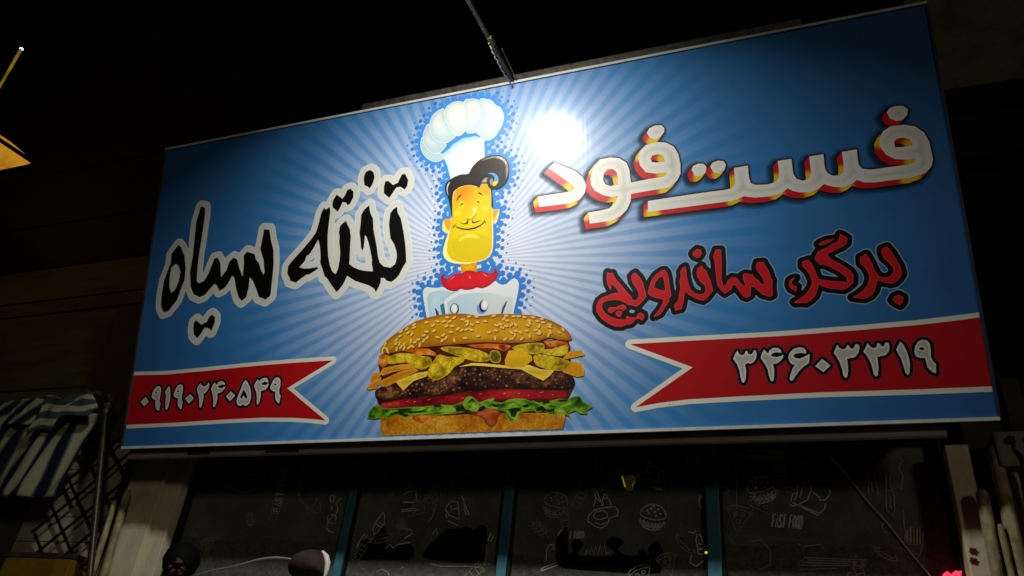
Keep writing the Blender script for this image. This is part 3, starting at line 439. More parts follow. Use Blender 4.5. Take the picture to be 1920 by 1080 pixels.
'seeds': '4034 1219 4027 1210 4007 1205 3985 1206 3974 1214 3981 1224 4001 1229 4023 1227|3883 1216 3881 1204 3865 1193 3844 1187 3832 1192 3834 1204 3850 1215 3871 1221|3886 1183 3883 1172 3865 1162 3844 1158 3832 1164 3835 1175 3853 1185 3874 1188|3792 1178 3792 1166 3779 1151 3760 1142 3747 1145 3747 1157 3760 1171 3779 1180|3725 1150 3722 1138 3706 1126 3685 1121 3673 1126 3675 1137 3691 1149 3712 1154|3811 1129 3809 1118 3793 1106 3772 1100 3759 1105 3762 1116 3778 1128 3798 1134|3850 1121 3854 1110 3847 1091 3834 1077 3821 1075 3817 1087 3824 1105 3837 1120|3718 1103 3717 1091 3702 1078 3682 1071 3669 1074 3671 1086 3686 1099 3705 1106|3663 1074 3667 1062 3661 1043 3647 1029 3635 1027 3630 1039 3637 1057 3650 1072|3697 1028 3703 1017 3700 997 3690 981 3678 977 3672 988 3675 1007 3685 1024|3758 1018 3764 1007 3759 988 3747 972 3735 969 3729 981 3734 1000 3746 1016|3721 991 3726 979 3719 961 3706 947 3693 945 3689 957 3695 975 3709 989|3667 1028 3668 1016 3657 1000 3639 990 3626 991 3625 1003 3636 1019 3654 1029|3529 1034 3533 1022 3527 1003 3513 989 3500 987 3496 999 3502 1018 3516 1032|3508 990 3513 978 3506 959 3493 945 3480 943 3475 955 3482 973 3495 988|3563 904 3550 908 3535 924 3526 944 3529 955 3543 952 3558 935 3567 916|3563 943 3551 941 3529 949 3512 963 3508 975 3520 978 3542 970 3560 955|3490 898 3478 905 3469 925 3468 945 3476 954 3487 947 3496 927 3497 907|3668 972 3674 961 3672 942 3662 925 3650 921 3643 932 3646 952 3656 968|3763 972 3767 960 3761 942 3747 927 3735 926 3730 937 3737 956 3750 970|3829 969 3829 957 3816 943 3797 934 3784 937 3784 948 3798 963 3816 971|3873 947 3861 944 3840 952 3823 966 3819 978 3832 981 3853 972 3870 958|3941 999 3948 988 3948 968 3939 951 3928 946 3921 957 3922 976 3930 994|3834 1052 3842 1042 3843 1022 3837 1003 3826 998 3818 1008 3817 1028 3823 1046|3903 1012 3897 1002 3878 995 3856 995 3845 1002 3850 1012 3870 1019 3891 1019|3942 1042 3938 1032 3919 1023 3898 1021 3886 1028 3891 1038 3909 1047 3930 1049|3995 1041 3999 1029 3993 1011 3980 997 3967 995 3963 1007 3970 1025 3983 1039|4040 1066 4041 1054 4029 1038 4012 1028 3999 1030 3998 1041 4010 1057 4027 1067|4007 1078 4000 1068 3980 1063 3958 1065 3948 1073 3954 1082 3974 1088 3996 1086|4038 1113 4030 1105 4009 1103 3987 1108 3978 1118 3986 1126 4008 1128 4029 1123|4125 1125 4122 1114 4105 1103 4084 1100 4072 1105 4076 1116 4093 1127 4113 1130|4111 1189 4108 1178 4092 1166 4072 1161 4060 1166 4062 1177 4078 1189 4098 1194|4162 1212 4152 1205 4130 1207 4110 1215 4102 1226 4112 1232 4134 1231 4154 1222|4237 1220 4234 1209 4217 1199 4196 1196 4184 1201 4188 1212 4205 1222 4226 1226|4306 1217 4303 1205 4287 1194 4268 1189 4255 1193 4258 1205 4274 1216 4294 1221|4268 1168 4266 1157 4250 1146 4230 1140 4218 1145 4220 1156 4236 1168 4256 1173|4339 1149 4331 1141 4310 1139 4289 1144 4280 1154 4289 1162 4310 1164 4330 1158|4327 1084 4318 1076 4298 1074 4277 1079 4268 1088 4276 1096 4297 1098 4318 1093|4172 1036 4162 1029 4141 1031 4120 1039 4113 1050 4123 1056 4144 1054 4165 1046|4232 1072 4230 1061 4214 1049 4194 1044 4182 1048 4185 1060 4200 1071 4220 1077|4257 1050 4261 1038 4254 1020 4241 1006 4229 1004 4225 1016 4231 1034 4245 1048|4221 1020 4221 1008 4210 993 4193 983 4180 984 4179 996 4191 1011 4208 1021|4344 968 4334 976 4326 995 4325 1014 4333 1023 4343 1016 4351 997 4352 977|4403 1125 4400 1114 4385 1103 4365 1097 4353 1102 4356 1113 4371 1125 4391 1130|4446 1110 4444 1099 4428 1087 4408 1082 4396 1086 4399 1098 4415 1109 4434 1114|4504 1109 4499 1099 4481 1090 4461 1088 4450 1095 4454 1105 4472 1113 4492 1115|4558 1082 4547 1078 4526 1083 4508 1094 4503 1105 4514 1109 4534 1105 4552 1093|4495 1007 4487 999 4466 997 4446 1002 4437 1011 4445 1019 4466 1021 4486 1016|4641 1022 4635 1013 4616 1007 4595 1009 4585 1017 4592 1026 4611 1031 4632 1030|4563 1140 4553 1135 4532 1138 4513 1148 4507 1159 4517 1164 4538 1161 4557 1151|4502 1177 4504 1165 4494 1149 4478 1138 4466 1138 4464 1150 4474 1166 4490 1178|4508 1190 4500 1182 4480 1178 4459 1182 4450 1190 4457 1199 4477 1203 4498 1199|4462 1210 4454 1202 4433 1201 4413 1206 4404 1215 4412 1223 4433 1225 4453 1220|4355 1257 4354 1246 4339 1233 4320 1226 4308 1229 4309 1241 4324 1254 4343 1261|4278 1250 4270 1242 4249 1240 4228 1246 4219 1255 4227 1263 4248 1265 4269 1260|4532 1239 4524 1231 4504 1229 4483 1234 4474 1243 4482 1251 4503 1253 4524 1248|4631 1170 4623 1162 4602 1160 4582 1165 4573 1175 4582 1182 4602 1184 4622 1179|4617 1225 4607 1219 4586 1220 4567 1229 4560 1239 4570 1246 4590 1244 4610 1235|4716 1166 4706 1160 4686 1162 4667 1170 4660 1180 4669 1186 4690 1185 4709 1176|4815 1228 4809 1218 4791 1212 4771 1212 4760 1219 4766 1229 4784 1235 4804 1235|4952 1211 4944 1203 4924 1202 4905 1207 4896 1216 4904 1224 4924 1225 4944 1220|4919 1201 4920 1190 4909 1174 4892 1165 4880 1166 4880 1178 4891 1193 4907 1203|4961 1156 4952 1149 4932 1149 4912 1156 4905 1166 4914 1173 4934 1173 4953 1166|5034 1198 5026 1190 5006 1188 4987 1193 4979 1203 4987 1210 5006 1212 5026 1207|5091 1191 5082 1184 5062 1184 5043 1190 5036 1200 5045 1207 5065 1207 5084 1200|5151 1173 5141 1168 5121 1171 5103 1181 5098 1192 5108 1197 5127 1193 5145 1184|5244 1165 5234 1158 5215 1160 5196 1168 5190 1178 5199 1184 5219 1183 5237 1175|5296 1127 5288 1120 5269 1118 5250 1123 5242 1132 5250 1139 5269 1141 5288 1136|5351 1103 5342 1097 5322 1098 5304 1106 5298 1116 5307 1122 5327 1121 5345 1113|5340 1143 5332 1136 5313 1134 5294 1139 5286 1148 5294 1155 5313 1157 5332 1152|5202 1130 5192 1125 5173 1130 5156 1141 5151 1152 5161 1157 5181 1152 5198 1141|5204 1098 5193 1096 5175 1103 5160 1117 5157 1128 5168 1131 5187 1123 5202 1109|5422 1074 5412 1068 5393 1069 5375 1077 5369 1087 5378 1093 5397 1092 5415 1083|5420 1044 5410 1040 5391 1045 5374 1056 5370 1066 5380 1071 5399 1066 5416 1055|5294 1098 5299 1087 5296 1069 5286 1053 5275 1049 5270 1060 5273 1078 5283 1094|5186 1080 5176 1076 5156 1081 5139 1092 5135 1102 5145 1107 5165 1102 5182 1091|5047 1089 5035 1090 5019 1102 5007 1119 5007 1130 5019 1130 5036 1118 5047 1101|5000 1129 5001 1117 4992 1101 4976 1090 4965 1090 4963 1102 4973 1118 4988 1129|4953 1095 4943 1089 4923 1091 4904 1099 4898 1109 4907 1115 4927 1114 4946 1106|4905 1077 4894 1073 4875 1080 4858 1092 4854 1103 4866 1107 4885 1100 4902 1088|4845 1110 4835 1104 4815 1107 4796 1117 4790 1128 4801 1133 4821 1130 4839 1120|4885 1116 4875 1112 4855 1117 4837 1128 4833 1139 4843 1143 4863 1138 4881 1127|4763 1052 4757 1043 4738 1038 4718 1040 4708 1047 4714 1056 4733 1062 4754 1060|4835 1057 4826 1051 4806 1052 4787 1061 4780 1071 4789 1077 4810 1076 4829 1067|5001 1009 4989 1011 4973 1024 4963 1041 4965 1053 4977 1051 4992 1038 5002 1020|5059 1041 5051 1033 5031 1031 5012 1036 5004 1045 5012 1053 5031 1054 5051 1050|5024 1026 5031 1017 5031 998 5025 980 5015 975 5008 984 5007 1003 5014 1021|5013 971 5008 961 4991 953 4972 951 4961 957 4966 967 4983 975 5002 977|4936 979 4935 968 4921 955 4903 949 4891 952 4893 963 4907 976 4925 982|5117 971 5116 960 5104 946 5087 938 5075 940 5076 952 5088 965 5106 973|5106 1012 5095 1008 5076 1013 5059 1024 5054 1034 5065 1039 5084 1034 5101 1023|5176 1034 5168 1026 5148 1024 5129 1029 5121 1038 5129 1046 5148 1048 5168 1043|5270 1041 5265 1031 5248 1023 5229 1021 5219 1027 5224 1037 5240 1045 5260 1047|5307 991 5295 992 5280 1004 5269 1020 5269 1031 5281 1031 5296 1019 5307 1002|5297 984 5287 979 5268 984 5251 995 5247 1006 5257 1010 5276 1005 5293 994|5185 954 5175 961 5169 979 5169 998 5176 1007 5185 1000 5192 982 5192 963|5415 979 5404 982 5392 997 5386 1016 5389 1026 5400 1023 5413 1007 5419 989|5392 997 5397 987 5393 968 5384 953 5373 949 5368 960 5371 978 5381 993|5512 976 5501 975 5485 986 5473 1001 5472 1012 5483 1013 5500 1002 5512 987|5548 995 5537 999 5525 1014 5519 1032 5522 1043 5533 1039 5546 1024 5552 1006|4808 959 4798 966 4791 984 4791 1004 4798 1012 4808 1005 4815 987 4815 967'
}
def dec(s): 
    return [np.array(list(map(int, c.split()))).reshape(-1, 2)/2000.0 for c in s.split('|')]
ART = {k: dec(v) for k, v in RAW.items()}
def smooth_c(c, n=3):
    a, b, cc, d = np.roll(c,1,0), c, np.roll(c,-1,0), np.roll(c,-2,0); out = []
    for k in range(n):
        t = k/n; out.append(.5*((2*b)+(-a+cc)*t+(2*a-5*b+4*cc-d)*t*t+(-a+3*b-3*cc+d)*t**3))
    return np.stack(out, 1).reshape(-1, 2)
for k in ['lobe0', 'lobe1', 'lobe2', 'lobe3', 'lobe4', 'lobe5', 'hatscal', 'hair', 'curlb', 'curlw', 'hairhi', 'hairhi2', 'chin', 'chinhi', 'tuftshade', 'ears', 'earin', 'cheeks', 'eyesock', 'nosehi', 'scarf', 'scarfhi', 'bun', 'drip', 'pickle0', 'pickle1', 'pickle2', 'pickle3', 'pickle4', 'pickle5', 'pickle6', 'patty']: ART[k] = [smooth_c(c) for c in ART[k]]
# ------------------------------------------------------------------ ground
pv = MB().box((-12, -3.2, -0.3), (16, 3.9, 0.0)); tag(build('pavement', pv, M_PAVE), kind='structure')
rd = MB().box((-60, -60, -0.5), (60, -3.22, -0.13)); tag(build('street', rd, M_ASPHALT), kind='structure')
kb = MB().box((-12, -3.42, -0.4), (16, -3.205, 0.004), 0.02); tag(build('kerb', kb, M_PAVE), kind='structure')

# ------------------------------------------------------------------ the shop: facade, window, room behind
WY = 0.36                                    # face of the pilasters
GY = 0.53                                    # face of the glass
shop = empty('shop_building', (0, 0, 0))
tag(shop, 'dark fast food shopfront with a wide glazed window under the blue sign', 'shop')
XL0, XL1 = -0.224, 0.154       # left pilaster
XR0, XR1 = 4.447, 4.521     # right pilaster
ZW = 3.057                                 # head of the window
b = MB().box((-1.0, WY+0.02, ZW+0.09), (4.70, 3.9, Z0+1.30)); build('upper_wall', b, M_SHOPWALL, shop)
LZ0 = 2.900
# pilasters with stepped edges
b = MB().box((XL0, WY, 0), (XL1-0.12, 0.62, 3.045), 0.006).box((XL1-0.119, WY+0.035, 0), (XL1, 0.62, 3.045), 0.004).box((XL0-0.05, WY+0.03, 0), (XL0-0.001, 0.62, 3.045), 0.004)
build('left_pilaster', b, M_PALE, shop).name = 'pilaster'
b = MB().box((XR0, WY, 0), (XR1+0.02, 0.62, 2.971), 0.006)
pr = build('pilaster', b, M_PALE, shop)
# lintel strip and its shadow gap
b = MB().box((XL1-0.16, 0.060, LZ0), (XR0-0.03, 0.090, Z0+0.14), 0.003)
lintel = build('lintel', b, M_LINTEL, shop)
b = MB()
for (x, l) in ((0.45, 0.16), (1.0, 0.22)): build('patch', MB().box((x, 0.056, LZ0+0.008), (x+l, 0.0585, LZ0+0.05)), M_STEEL, lintel)
tp = 3.553; b = MB().box((tp-0.055, 0.0555, LZ0+0.03), (tp+0.055, 0.0585, LZ0+0.066))
build('orange_tape', b, rough_mat('orange_brown_tape', (120, 62, 30), (160, 88, 44), 30, 0.5), lintel).name = 'tape'
b = MB().add([(XL1,0.091,LZ0+0.03),(XR0-0.031,0.091,LZ0+0.03),(XR0-0.031,0.399,ZW+0.03),(XL1,0.399,ZW+0.03),(XL1,0.091,LZ0+0.05),(XR0-0.031,0.091,LZ0+0.05),(XR0-0.031,0.399,ZW+0.05),(XL1,0.399,ZW+0.05)], [(0,3,2,1),(4,5,6,7),(0,1,5,4),(1,2,6,5),(2,3,7,6),(3,0,4,7)])
build('soffit', b, M_BLACKM, shop)
b = MB().box((XL1, 0.40, ZW+0.003), (XR0, 0.50, ZW+0.085)); build('window_head', b, M_BLACKM, shop)
WX0, WX1 = 0.003, 4.431
b = MB().box((XL1+0.002, 0.46, 0.12), (WX0, 0.60, ZW+0.004), 0.004); build('window_jamb', b, M_BLACKM, shop)
b = MB().box((WX1, 0.46, 0.12), (XR0-0.002, 0.60, ZW+0.004), 0.004); build('window_jamb', b, M_BLACKM, shop)
b = MB().box((WX0, 0.50, ZW-0.028), (WX1, 0.58, ZW+0.002)); build('top_rail', b, M_BLACKM, shop)
b = MB().box((XL1+0.002, 0.42, 0), (XR0-0.002, 0.60, 0.12)); build('sill', b, M_PALE, shop)
mull = [(1.340, 0.052), (2.319, 0.056), (3.401, 0.066)]
for x, hw in mull:
    b = MB().box((x-hw/2, 0.49, 0.12), (x+hw/2, 0.56, ZW-0.029), 0.006)
    mo = build('mullion', b, M_TEAL, shop)
    b = MB().box((x+hw/2+0.001, 0.505, 0.12), (x+hw/2+0.014, 0.555, ZW-0.029)).box((x-hw/2-0.012, 0.515, 0.12), (x-hw/2-0.001, 0.555, ZW-0.029))
    build('gasket', b, M_BLACKM, mo)
# dusty glass
def glass_mat():
    mt, nt, b = new_mat('dusty_shop_glass'); N = nt.nodes; L = nt.links
    out = N['Material Output']; N.remove(b)
    tr = N.new('ShaderNodeBsdfTransparent'); tr.inputs[0].default_value = (0.80, 0.86, 0.84, 1)
    gl = N.new('ShaderNodeBsdfGlossy'); gl.inputs['Roughness'].default_value = 0.06
    df = N.new('ShaderNodeBsdfDiffuse'); df.inputs[0].default_value = (*lin((150, 150, 140)), 1)
    fr = N.new('ShaderNodeFresnel'); fr.inputs[0].default_value = 1.5
    tc = N.new('ShaderNodeTexCoord'); n = N.new('ShaderNodeTexNoise'); n.inputs['Scale'].default_value = 5; n.inputs['Detail'].default_value = 8; n.inputs['Roughness'].default_value = 0.72
    mp = N.new('ShaderNodeMapping'); mp.inputs['Scale'].default_value = (1.0, 1, 0.85)
    n2 = N.new('ShaderNodeTexNoise'); n2.inputs['Scale'].default_value = 140; n2.inputs['Detail'].default_value = 2
    r2 = N.new('ShaderNodeMapRange'); r2.inputs[1].default_value = 0.62; r2.inputs[2].default_value = 0.74; r2.inputs[3].default_value = 0.0; r2.inputs[4].default_value = 0.5
    r1 = N.new('ShaderNodeMapRange'); r1.inputs[1].default_value = 0.35; r1.inputs[2].default_value = 0.75; r1.inputs[3].default_value = 0.26; r1.inputs[4].default_value = 0.62
    ad = N.new('ShaderNodeMath'); ad.operation = 'ADD'
    L.new(tc.outputs['Object'], mp.inputs[0]); L.new(mp.outputs[0], n.inputs['Vector']); L.new(tc.outputs['Object'], n2.inputs['Vector'])
    L.new(n.outputs['Fac'], r1.inputs[0]); L.new(n2.outputs['Fac'], r2.inputs[0]); L.new(r1.outputs[0], ad.inputs[0]); L.new(r2.outputs[0], ad.inputs[1])
    m1 = N.new('ShaderNodeMixShader'); m2 = N.new('ShaderNodeMixShader')
    L.new(fr.outputs[0], m1.inputs[0]); L.new(tr.outputs[0], m1.inputs[1]); L.new(gl.outputs[0], m1.inputs[2])
    L.new(ad.outputs[0], m2.inputs[0]); L.new(m1.outputs[0], m2.inputs[1]); L.new(df.outputs[0], m2.inputs[2])
    L.new(m2.outputs[0], out.inputs[0])
    return mt
M_GLASS = glass_mat()
edges = [WX0] + [m for m, _ in mull] + [WX1]
panes = []
for i in range(4):
    a = edges[i] + (mull[i-1][1]/2+0.002 if i else 0.0); c = edges[i+1] - (mull[i][1]/2+0.002 if i < 3 else 0.0)
    b = MB().box((a, GY, 0.12), (c, GY+0.008, ZW-0.03)); panes.append(build('glass_pane', b, M_GLASS, shop))
DY = GY-0.003
def doodle(pane, name, lines, wd=0.0055, mat=None, d=DY, label=None):
    if name == 'lettering':
        for g in lines:
            if g: doodle(pane, 'letter', g, wd, mat, d)
        return
    if name in ('scratch', 'scribble', 'faint_drawing') and len(lines) > 1:
        for ln in lines: doodle(pane, name, [ln], wd, mat, d)
        return
    mb = MB()
    for ln in lines:
        P = [np.array(p) for p in ln]
        if len(P) < 2: continue
        L = []; R = []
        for i, p in enumerate(P):
            t = P[min(i+1, len(P)-1)]-P[max(i-1, 0)]; t = t/(np.hypot(*t)+1e-9); nn = np.array([-t[1], t[0]])
            ww = wd*(0.8+0.4*random.random())/2
            L.append(p+nn*ww); R.append(p-nn*ww)
        n = len(P)
        mb.add([(q[0], d, q[1]) for q in L]+[(q[0], d, q[1]) for q in R], [(i, i+1, n+i+1, n+i) for i in range(n-1)])
    o = mesh_obj(name, mb.v, mb.f, mat or M_CHALK, panes[pane])
    if label: o['label'] = label
    return o
def arc(cx, cy, rx, ry, a0=0, a1=360, n=22, rot=0, jit=0.0):
    out = []
    for k in range(n+1):
        t = math.radians(a0+(a1-a0)*k/n); x, y = rx*math.cos(t), ry*math.sin(t); c, s = math.cos(math.radians(rot)), math.sin(math.radians(rot))
        j = jit*(random.random()-.5)
        out.append((cx+x*c-y*s+j, cy+x*s+y*c+j))
    return out
def burger_lines(c, r, rot=0):
    """line drawing of a seeded burger, tilted"""
    out = [arc(0, 0.1*r, r, 0.85*r, -5, 185), arc(0, 0.1*r, r, 0.32*r, 180, 360)]
    wav = [(-1.05*r+2.1*r*k/22, -0.34*r+0.10*r*math.sin(k*1.9)-0.25*r*(1-((k-11)/11)**2)) for k in range(23)]
    out += [wav, [(x*0.96, y-0.17*r) for x, y in wav], [(x*1.0, y-0.28*r) for x, y in wav], arc(0, -0.42*r, 0.98*r, 0.62*r, 180, 360)]
    for q in ((-.5,.4),(-.2,.6),(.1,.35),(.35,.62),(.55,.3),(-.05,.8),(-.35,.2),(.25,.1)): out.append(arc(q[0]*r, q[1]*r, .07*r, .05*r, n=7))
    cs, sn = math.cos(math.radians(rot)), math.sin(math.radians(rot))
    return [[(c[0]+x*cs-y*sn, c[1]+x*sn+y*cs) for x, y in l] for l in out]
def pizza_lines(c, r, cut=None):
    out = [arc(c[0], c[1], r, r), arc(c[0], c[1], r*.88, r*.88)]
    for k in range(4):
        t = k*math.pi/4+.2; out.append([(c[0]-r*.85*math.cos(t), c[1]-r*.85*math.sin(t)), (c[0]+r*.85*math.cos(t), c[1]+r*.85*math.sin(t))])
    for k in range(9):
        t = k*.7+.5; out.append(arc(c[0]+r*(.35+.3*(k%2))*math.cos(t), c[1]+r*(.35+.3*(k%2))*math.sin(t), r*.09, r*.09, n=8))
    if cut is not None:
        out = [[p for p in l if p[1] < cut and (len(l) > 0)] for l in out]
    return out
GLYPH = {'F': [[(0,0),(0,1)],[(0,1),(.6,1)],[(0,.52),(.5,.52)]], 'A': [[(0,0),(.33,1),(.66,0)],[(.12,.36),(.54,.36)]],
         'S': [[(.58,.85),(.4,1),(.15,1),(.02,.8),(.1,.6),(.45,.45),(.58,.25),(.45,.03),(.18,0),(0,.15)]], 'T': [[(0,1),(.66,1)],[(.33,1),(.33,0)]],
         'O': [[(.33,0),(.1,.1),(0,.4),(.05,.8),(.3,1),(.52,.9),(.62,.55),(.55,.15),(.33,0)]], 'D': [[(0,0),(0,1),(.3,.97),(.58,.7),(.58,.3),(.32,.02),(0,0)]], ' ': []}
def text_lines(s, p, q, h, slant=0.15):
    p = np.array(p); q = np.array(q); d = q-p; Ln = np.hypot(*d); d = d/Ln; nn = np.array([-d[1], d[0]]); st = Ln/len(s); out = []
    for i, ch in enumerate(s):
        out.append([])
        for l in GLYPH[ch]:
            out[-1].append([tuple(p+d*(st*(i+.08)+x*st*1.15+y*h*slant)+nn*(y*h)) for x, y in l])
    return out
W = '535,550 '
# first pane from the left
doodle(0, 'burger_drawing', [[(0.290,3.065),(0.305,3.025),(0.330,3.001),(0.390,2.968),(0.460,2.951),(0.536,2.948),(0.607,2.958),(0.638,2.986),(0.626,3.057)], [(0.323,2.964),(0.334,2.928),(0.367,2.896),(0.426,2.864),(0.497,2.844),(0.551,2.838),(0.608,2.855),(0.646,2.884),(0.664,2.915),(0.647,2.968)], [(0.364,2.950),(0.404,2.913),(0.421,2.940),(0.465,2.906),(0.485,2.935),(0.530,2.904),(0.554,2.941),(0.602,2.908),(0.622,2.942)], [(0.325,2.983),(0.403,2.963),(0.506,2.942),(0.600,2.947),(0.664,2.970)], [(0.366,2.882),(0.442,2.848),(0.544,2.829),(0.612,2.845),(0.672,2.884)], [(0.457,3.024),(0.467,3.040),(0.480,3.020),(0.467,3.015)], [(0.520,3.045),(0.532,3.052),(0.537,3.037)]], mat=M_CHALKDIM)
p, q = [(0.837,2.709),(0.820,2.987)]
doodle(0, 'lettering', text_lines('FAST FOOD', p, q, 0.045), 0.006)
doodle(0, 'drink_drawing', [[(0.884,3.052),(0.904,2.955),(0.932,2.834),(0.966,2.778),(1.006,2.757),(1.030,2.724),(1.047,2.698)], [(0.908,3.048),(0.932,2.929),(0.955,2.816)], [(0.934,3.034),(0.932,2.990),(0.956,2.937),(0.997,2.897),(1.019,2.906)], [(1.007,2.989),(1.041,2.979),(1.054,2.923),(1.028,2.910),(1.020,2.867),(1.021,2.809)], [(0.970,3.016),(0.988,3.024),(1.011,3.011)], [(1.001,2.757),(1.047,2.732),(1.079,2.757),(1.083,2.795)], [(1.049,2.724),(1.092,2.708),(1.128,2.698),(1.122,2.740),(1.103,2.774)]], mat=M_CHALKDIM)
doodle(0, 'scribble', [[(1.170,2.807),(1.184,2.813),(1.202,2.802),(1.201,2.773),(1.181,2.769),(1.170,2.807)], [(1.249,2.793),(1.222,2.767),(1.242,2.724),(1.234,2.692),(1.250,2.669)], [(1.223,2.698),(1.192,2.651),(1.251,2.642),(1.223,2.698),(1.183,2.687),(1.197,2.631)], [(1.193,2.639),(1.194,2.615),(1.215,2.597),(1.247,2.592)], [(1.187,2.745),(1.210,2.724)], [(1.206,2.745),(1.195,2.722)]])
# second pane
doodle(1, 'drink_drawing', [[(1.666,2.861),(1.704,2.861),(1.728,2.834),(1.743,2.852),(1.738,2.820),(1.752,2.767),(1.666,2.766)], [(1.666,2.808),(1.682,2.827),(1.721,2.828)], [(1.662,2.723),(1.756,2.732)], [(1.664,2.713),(1.760,2.721)], [(1.732,2.852),(1.745,2.840),(1.737,2.828),(1.724,2.840)]])
doodle(1, 'snack_drawing', [[(1.936,2.725),(1.945,2.748),(1.971,2.773),(2.007,2.767),(2.021,2.721),(2.030,2.670),(1.966,2.694),(1.940,2.723)], [(1.962,2.694),(1.956,2.675),(1.946,2.701)], [(1.962,2.663),(2.029,2.636)], [(1.966,2.748),(1.978,2.725),(2.011,2.732)], [(2.026,2.802),(2.065,2.732),(2.087,2.694)], [(2.041,2.787),(2.054,2.725),(2.070,2.694)]])
doodle(1, 'leaf_drawing', [[(1.831,2.787),(1.858,2.772),(1.875,2.732),(1.868,2.694),(1.845,2.653)], [(1.849,2.732),(1.869,2.725),(1.860,2.694)]], mat=M_CHALKDIM)
doodle(1, 'bottle_drawing', [[(1.544,2.708),(1.560,2.693),(1.567,2.642),(1.535,2.599),(1.516,2.579),(1.500,2.618),(1.520,2.669),(1.545,2.704)], [(1.530,2.653),(1.560,2.638)], [(1.518,2.645),(1.550,2.622)]])
doodle(1, 'scribble', [[(1.670,2.617),(1.740,2.614),(1.755,2.589),(1.723,2.570),(1.711,2.561)], [(1.605,2.508),(1.626,2.529),(1.662,2.505),(1.670,2.528),(1.712,2.536),(1.754,2.542)], [(1.419,2.505),(1.429,2.543),(1.455,2.586),(1.474,2.575),(1.454,2.551)], [(1.881,2.591),(1.901,2.621),(1.908,2.591)], [(2.214,2.554),(2.225,2.602),(2.244,2.576),(2.227,2.553)], [(2.280,2.533),(2.300,2.530)]])
doodle(1, 'faint_drawing', [[(1.341,2.889),(1.373,2.914),(1.380,2.973),(1.361,3.043)], [(1.332,2.949),(1.362,2.963)], [(1.508,2.971),(1.524,2.912),(1.553,2.870),(1.577,2.891)], [(1.550,2.862),(1.581,2.854),(1.601,2.829),(1.580,2.805)], [(1.980,2.971),(2.000,2.938),(1.969,2.898)], [(1.950,2.882),(1.959,2.850)], [(1.840,3.057),(1.851,2.998)], [(1.312,2.692),(1.328,2.724),(1.351,2.692),(1.351,2.652),(1.331,2.632)]], mat=M_CHALKDIM)
doodle(1, 'scratch', [[(2.208,2.539),(2.215,2.482),(2.212,2.443),(2.192,2.418)], [(1.891,2.432),(1.959,2.419),(2.104,2.423),(2.192,2.418)], [(1.716,2.399),(1.731,2.412),(1.737,2.404)], [(1.575,2.381),(1.602,2.396),(1.643,2.382),(1.656,2.362)]], mat=M_CHALKDIM)
# third pane
c0, c1 = [(2.862,2.976),(2.941,2.975)]
doodle(2, 'pizza_drawing', pizza_lines(c0, c1[0]-c0[0], ZW-0.035), mat=M_CHALKDIM)
c0, c1 = [(3.322,2.991),(3.375,2.990)]
doodle(2, 'pizza_drawing', [[p for p in l if p[0] < mull[2][0]-mull[2][1]/2-.004] for l in pizza_lines(c0, c1[0]-c0[0], ZW-0.035)], mat=M_CHALKDIM)
doodle(2, 'snack_box_drawing', [[(3.005,2.901),(3.159,2.860),(3.144,2.824),(3.017,2.869),(3.005,2.901)], [(3.024,2.864),(3.146,2.831)], [(3.016,2.903),(3.031,2.922),(3.049,2.910),(3.067,2.925),(3.078,2.947),(3.107,2.956),(3.135,2.942),(3.149,2.916),(3.161,2.868)], [(3.084,2.888),(3.085,2.910),(3.107,2.921),(3.130,2.909),(3.136,2.887),(3.122,2.872),(3.093,2.880),(3.084,2.890)], [(3.085,2.951),(3.085,2.967),(3.074,2.972),(3.074,2.983),(3.085,2.981),(3.094,2.984),(3.094,2.972),(3.090,2.966)], [(3.063,2.944),(3.067,2.930)], [(3.140,2.942),(3.154,2.927),(3.143,2.909),(3.157,2.905)]])
p, q = [(2.709,2.819),(2.731,2.968)]
doodle(2, 'lettering', text_lines('FAST FOOD', p, q, 0.04), 0.005, mat=M_CHALKDIM)
doodle(2, 'bowl_drawing', [[(2.759,2.660),(2.765,2.696),(2.796,2.724),(2.862,2.738),(2.903,2.741),(2.920,2.718),(2.915,2.693),(2.875,2.682),(2.865,2.647),(2.830,2.629),(2.800,2.639),(2.758,2.667)], [(2.789,2.696),(2.804,2.714),(2.841,2.721),(2.863,2.707),(2.864,2.686),(2.828,2.673),(2.798,2.678),(2.789,2.696)], [(2.788,2.740),(2.798,2.783),(2.791,2.820),(2.773,2.835),(2.780,2.843),(2.800,2.826),(2.828,2.765),(2.833,2.743)], [(2.840,2.743),(2.835,2.776),(2.845,2.809),(2.860,2.798),(2.884,2.748)], [(2.799,2.660),(2.829,2.646),(2.865,2.661)], [(2.800,2.787),(2.824,2.765)], [(2.842,2.783),(2.868,2.787)]])
c0, c1 = [(3.099,2.690),(3.164,2.690)]
doodle(2, 'burger_drawing', burger_lines(c0, c1[0]-c0[0], -8))
c0, c1 = [(2.577,2.754),(2.644,2.754)]
doodle(2, 'burger_drawing', burger_lines(c0, c1[0]-c0[0], -12), mat=M_CHALKDIM)
doodle(2, 'bottle_drawing', [[(3.318,2.603),(3.332,2.604),(3.343,2.570),(3.351,2.543),(3.349,2.510),(3.319,2.509),(3.318,2.543),(3.311,2.576),(3.318,2.603)], [(3.320,2.556),(3.347,2.556)], [(3.316,2.530),(3.350,2.537)], [(3.275,2.616),(3.298,2.609),(3.313,2.621)], [(3.370,2.866),(3.330,2.767),(3.337,2.739),(3.370,2.717)], [(3.361,2.590),(3.362,2.524)], [(3.289,2.503),(3.278,2.470),(3.308,2.451),(3.354,2.485)]])
p, q = [(2.662,2.573),(2.744,2.578)]
doodle(2, 'lettering', text_lines('T FOOD', p, q, 0.036), 0.007)
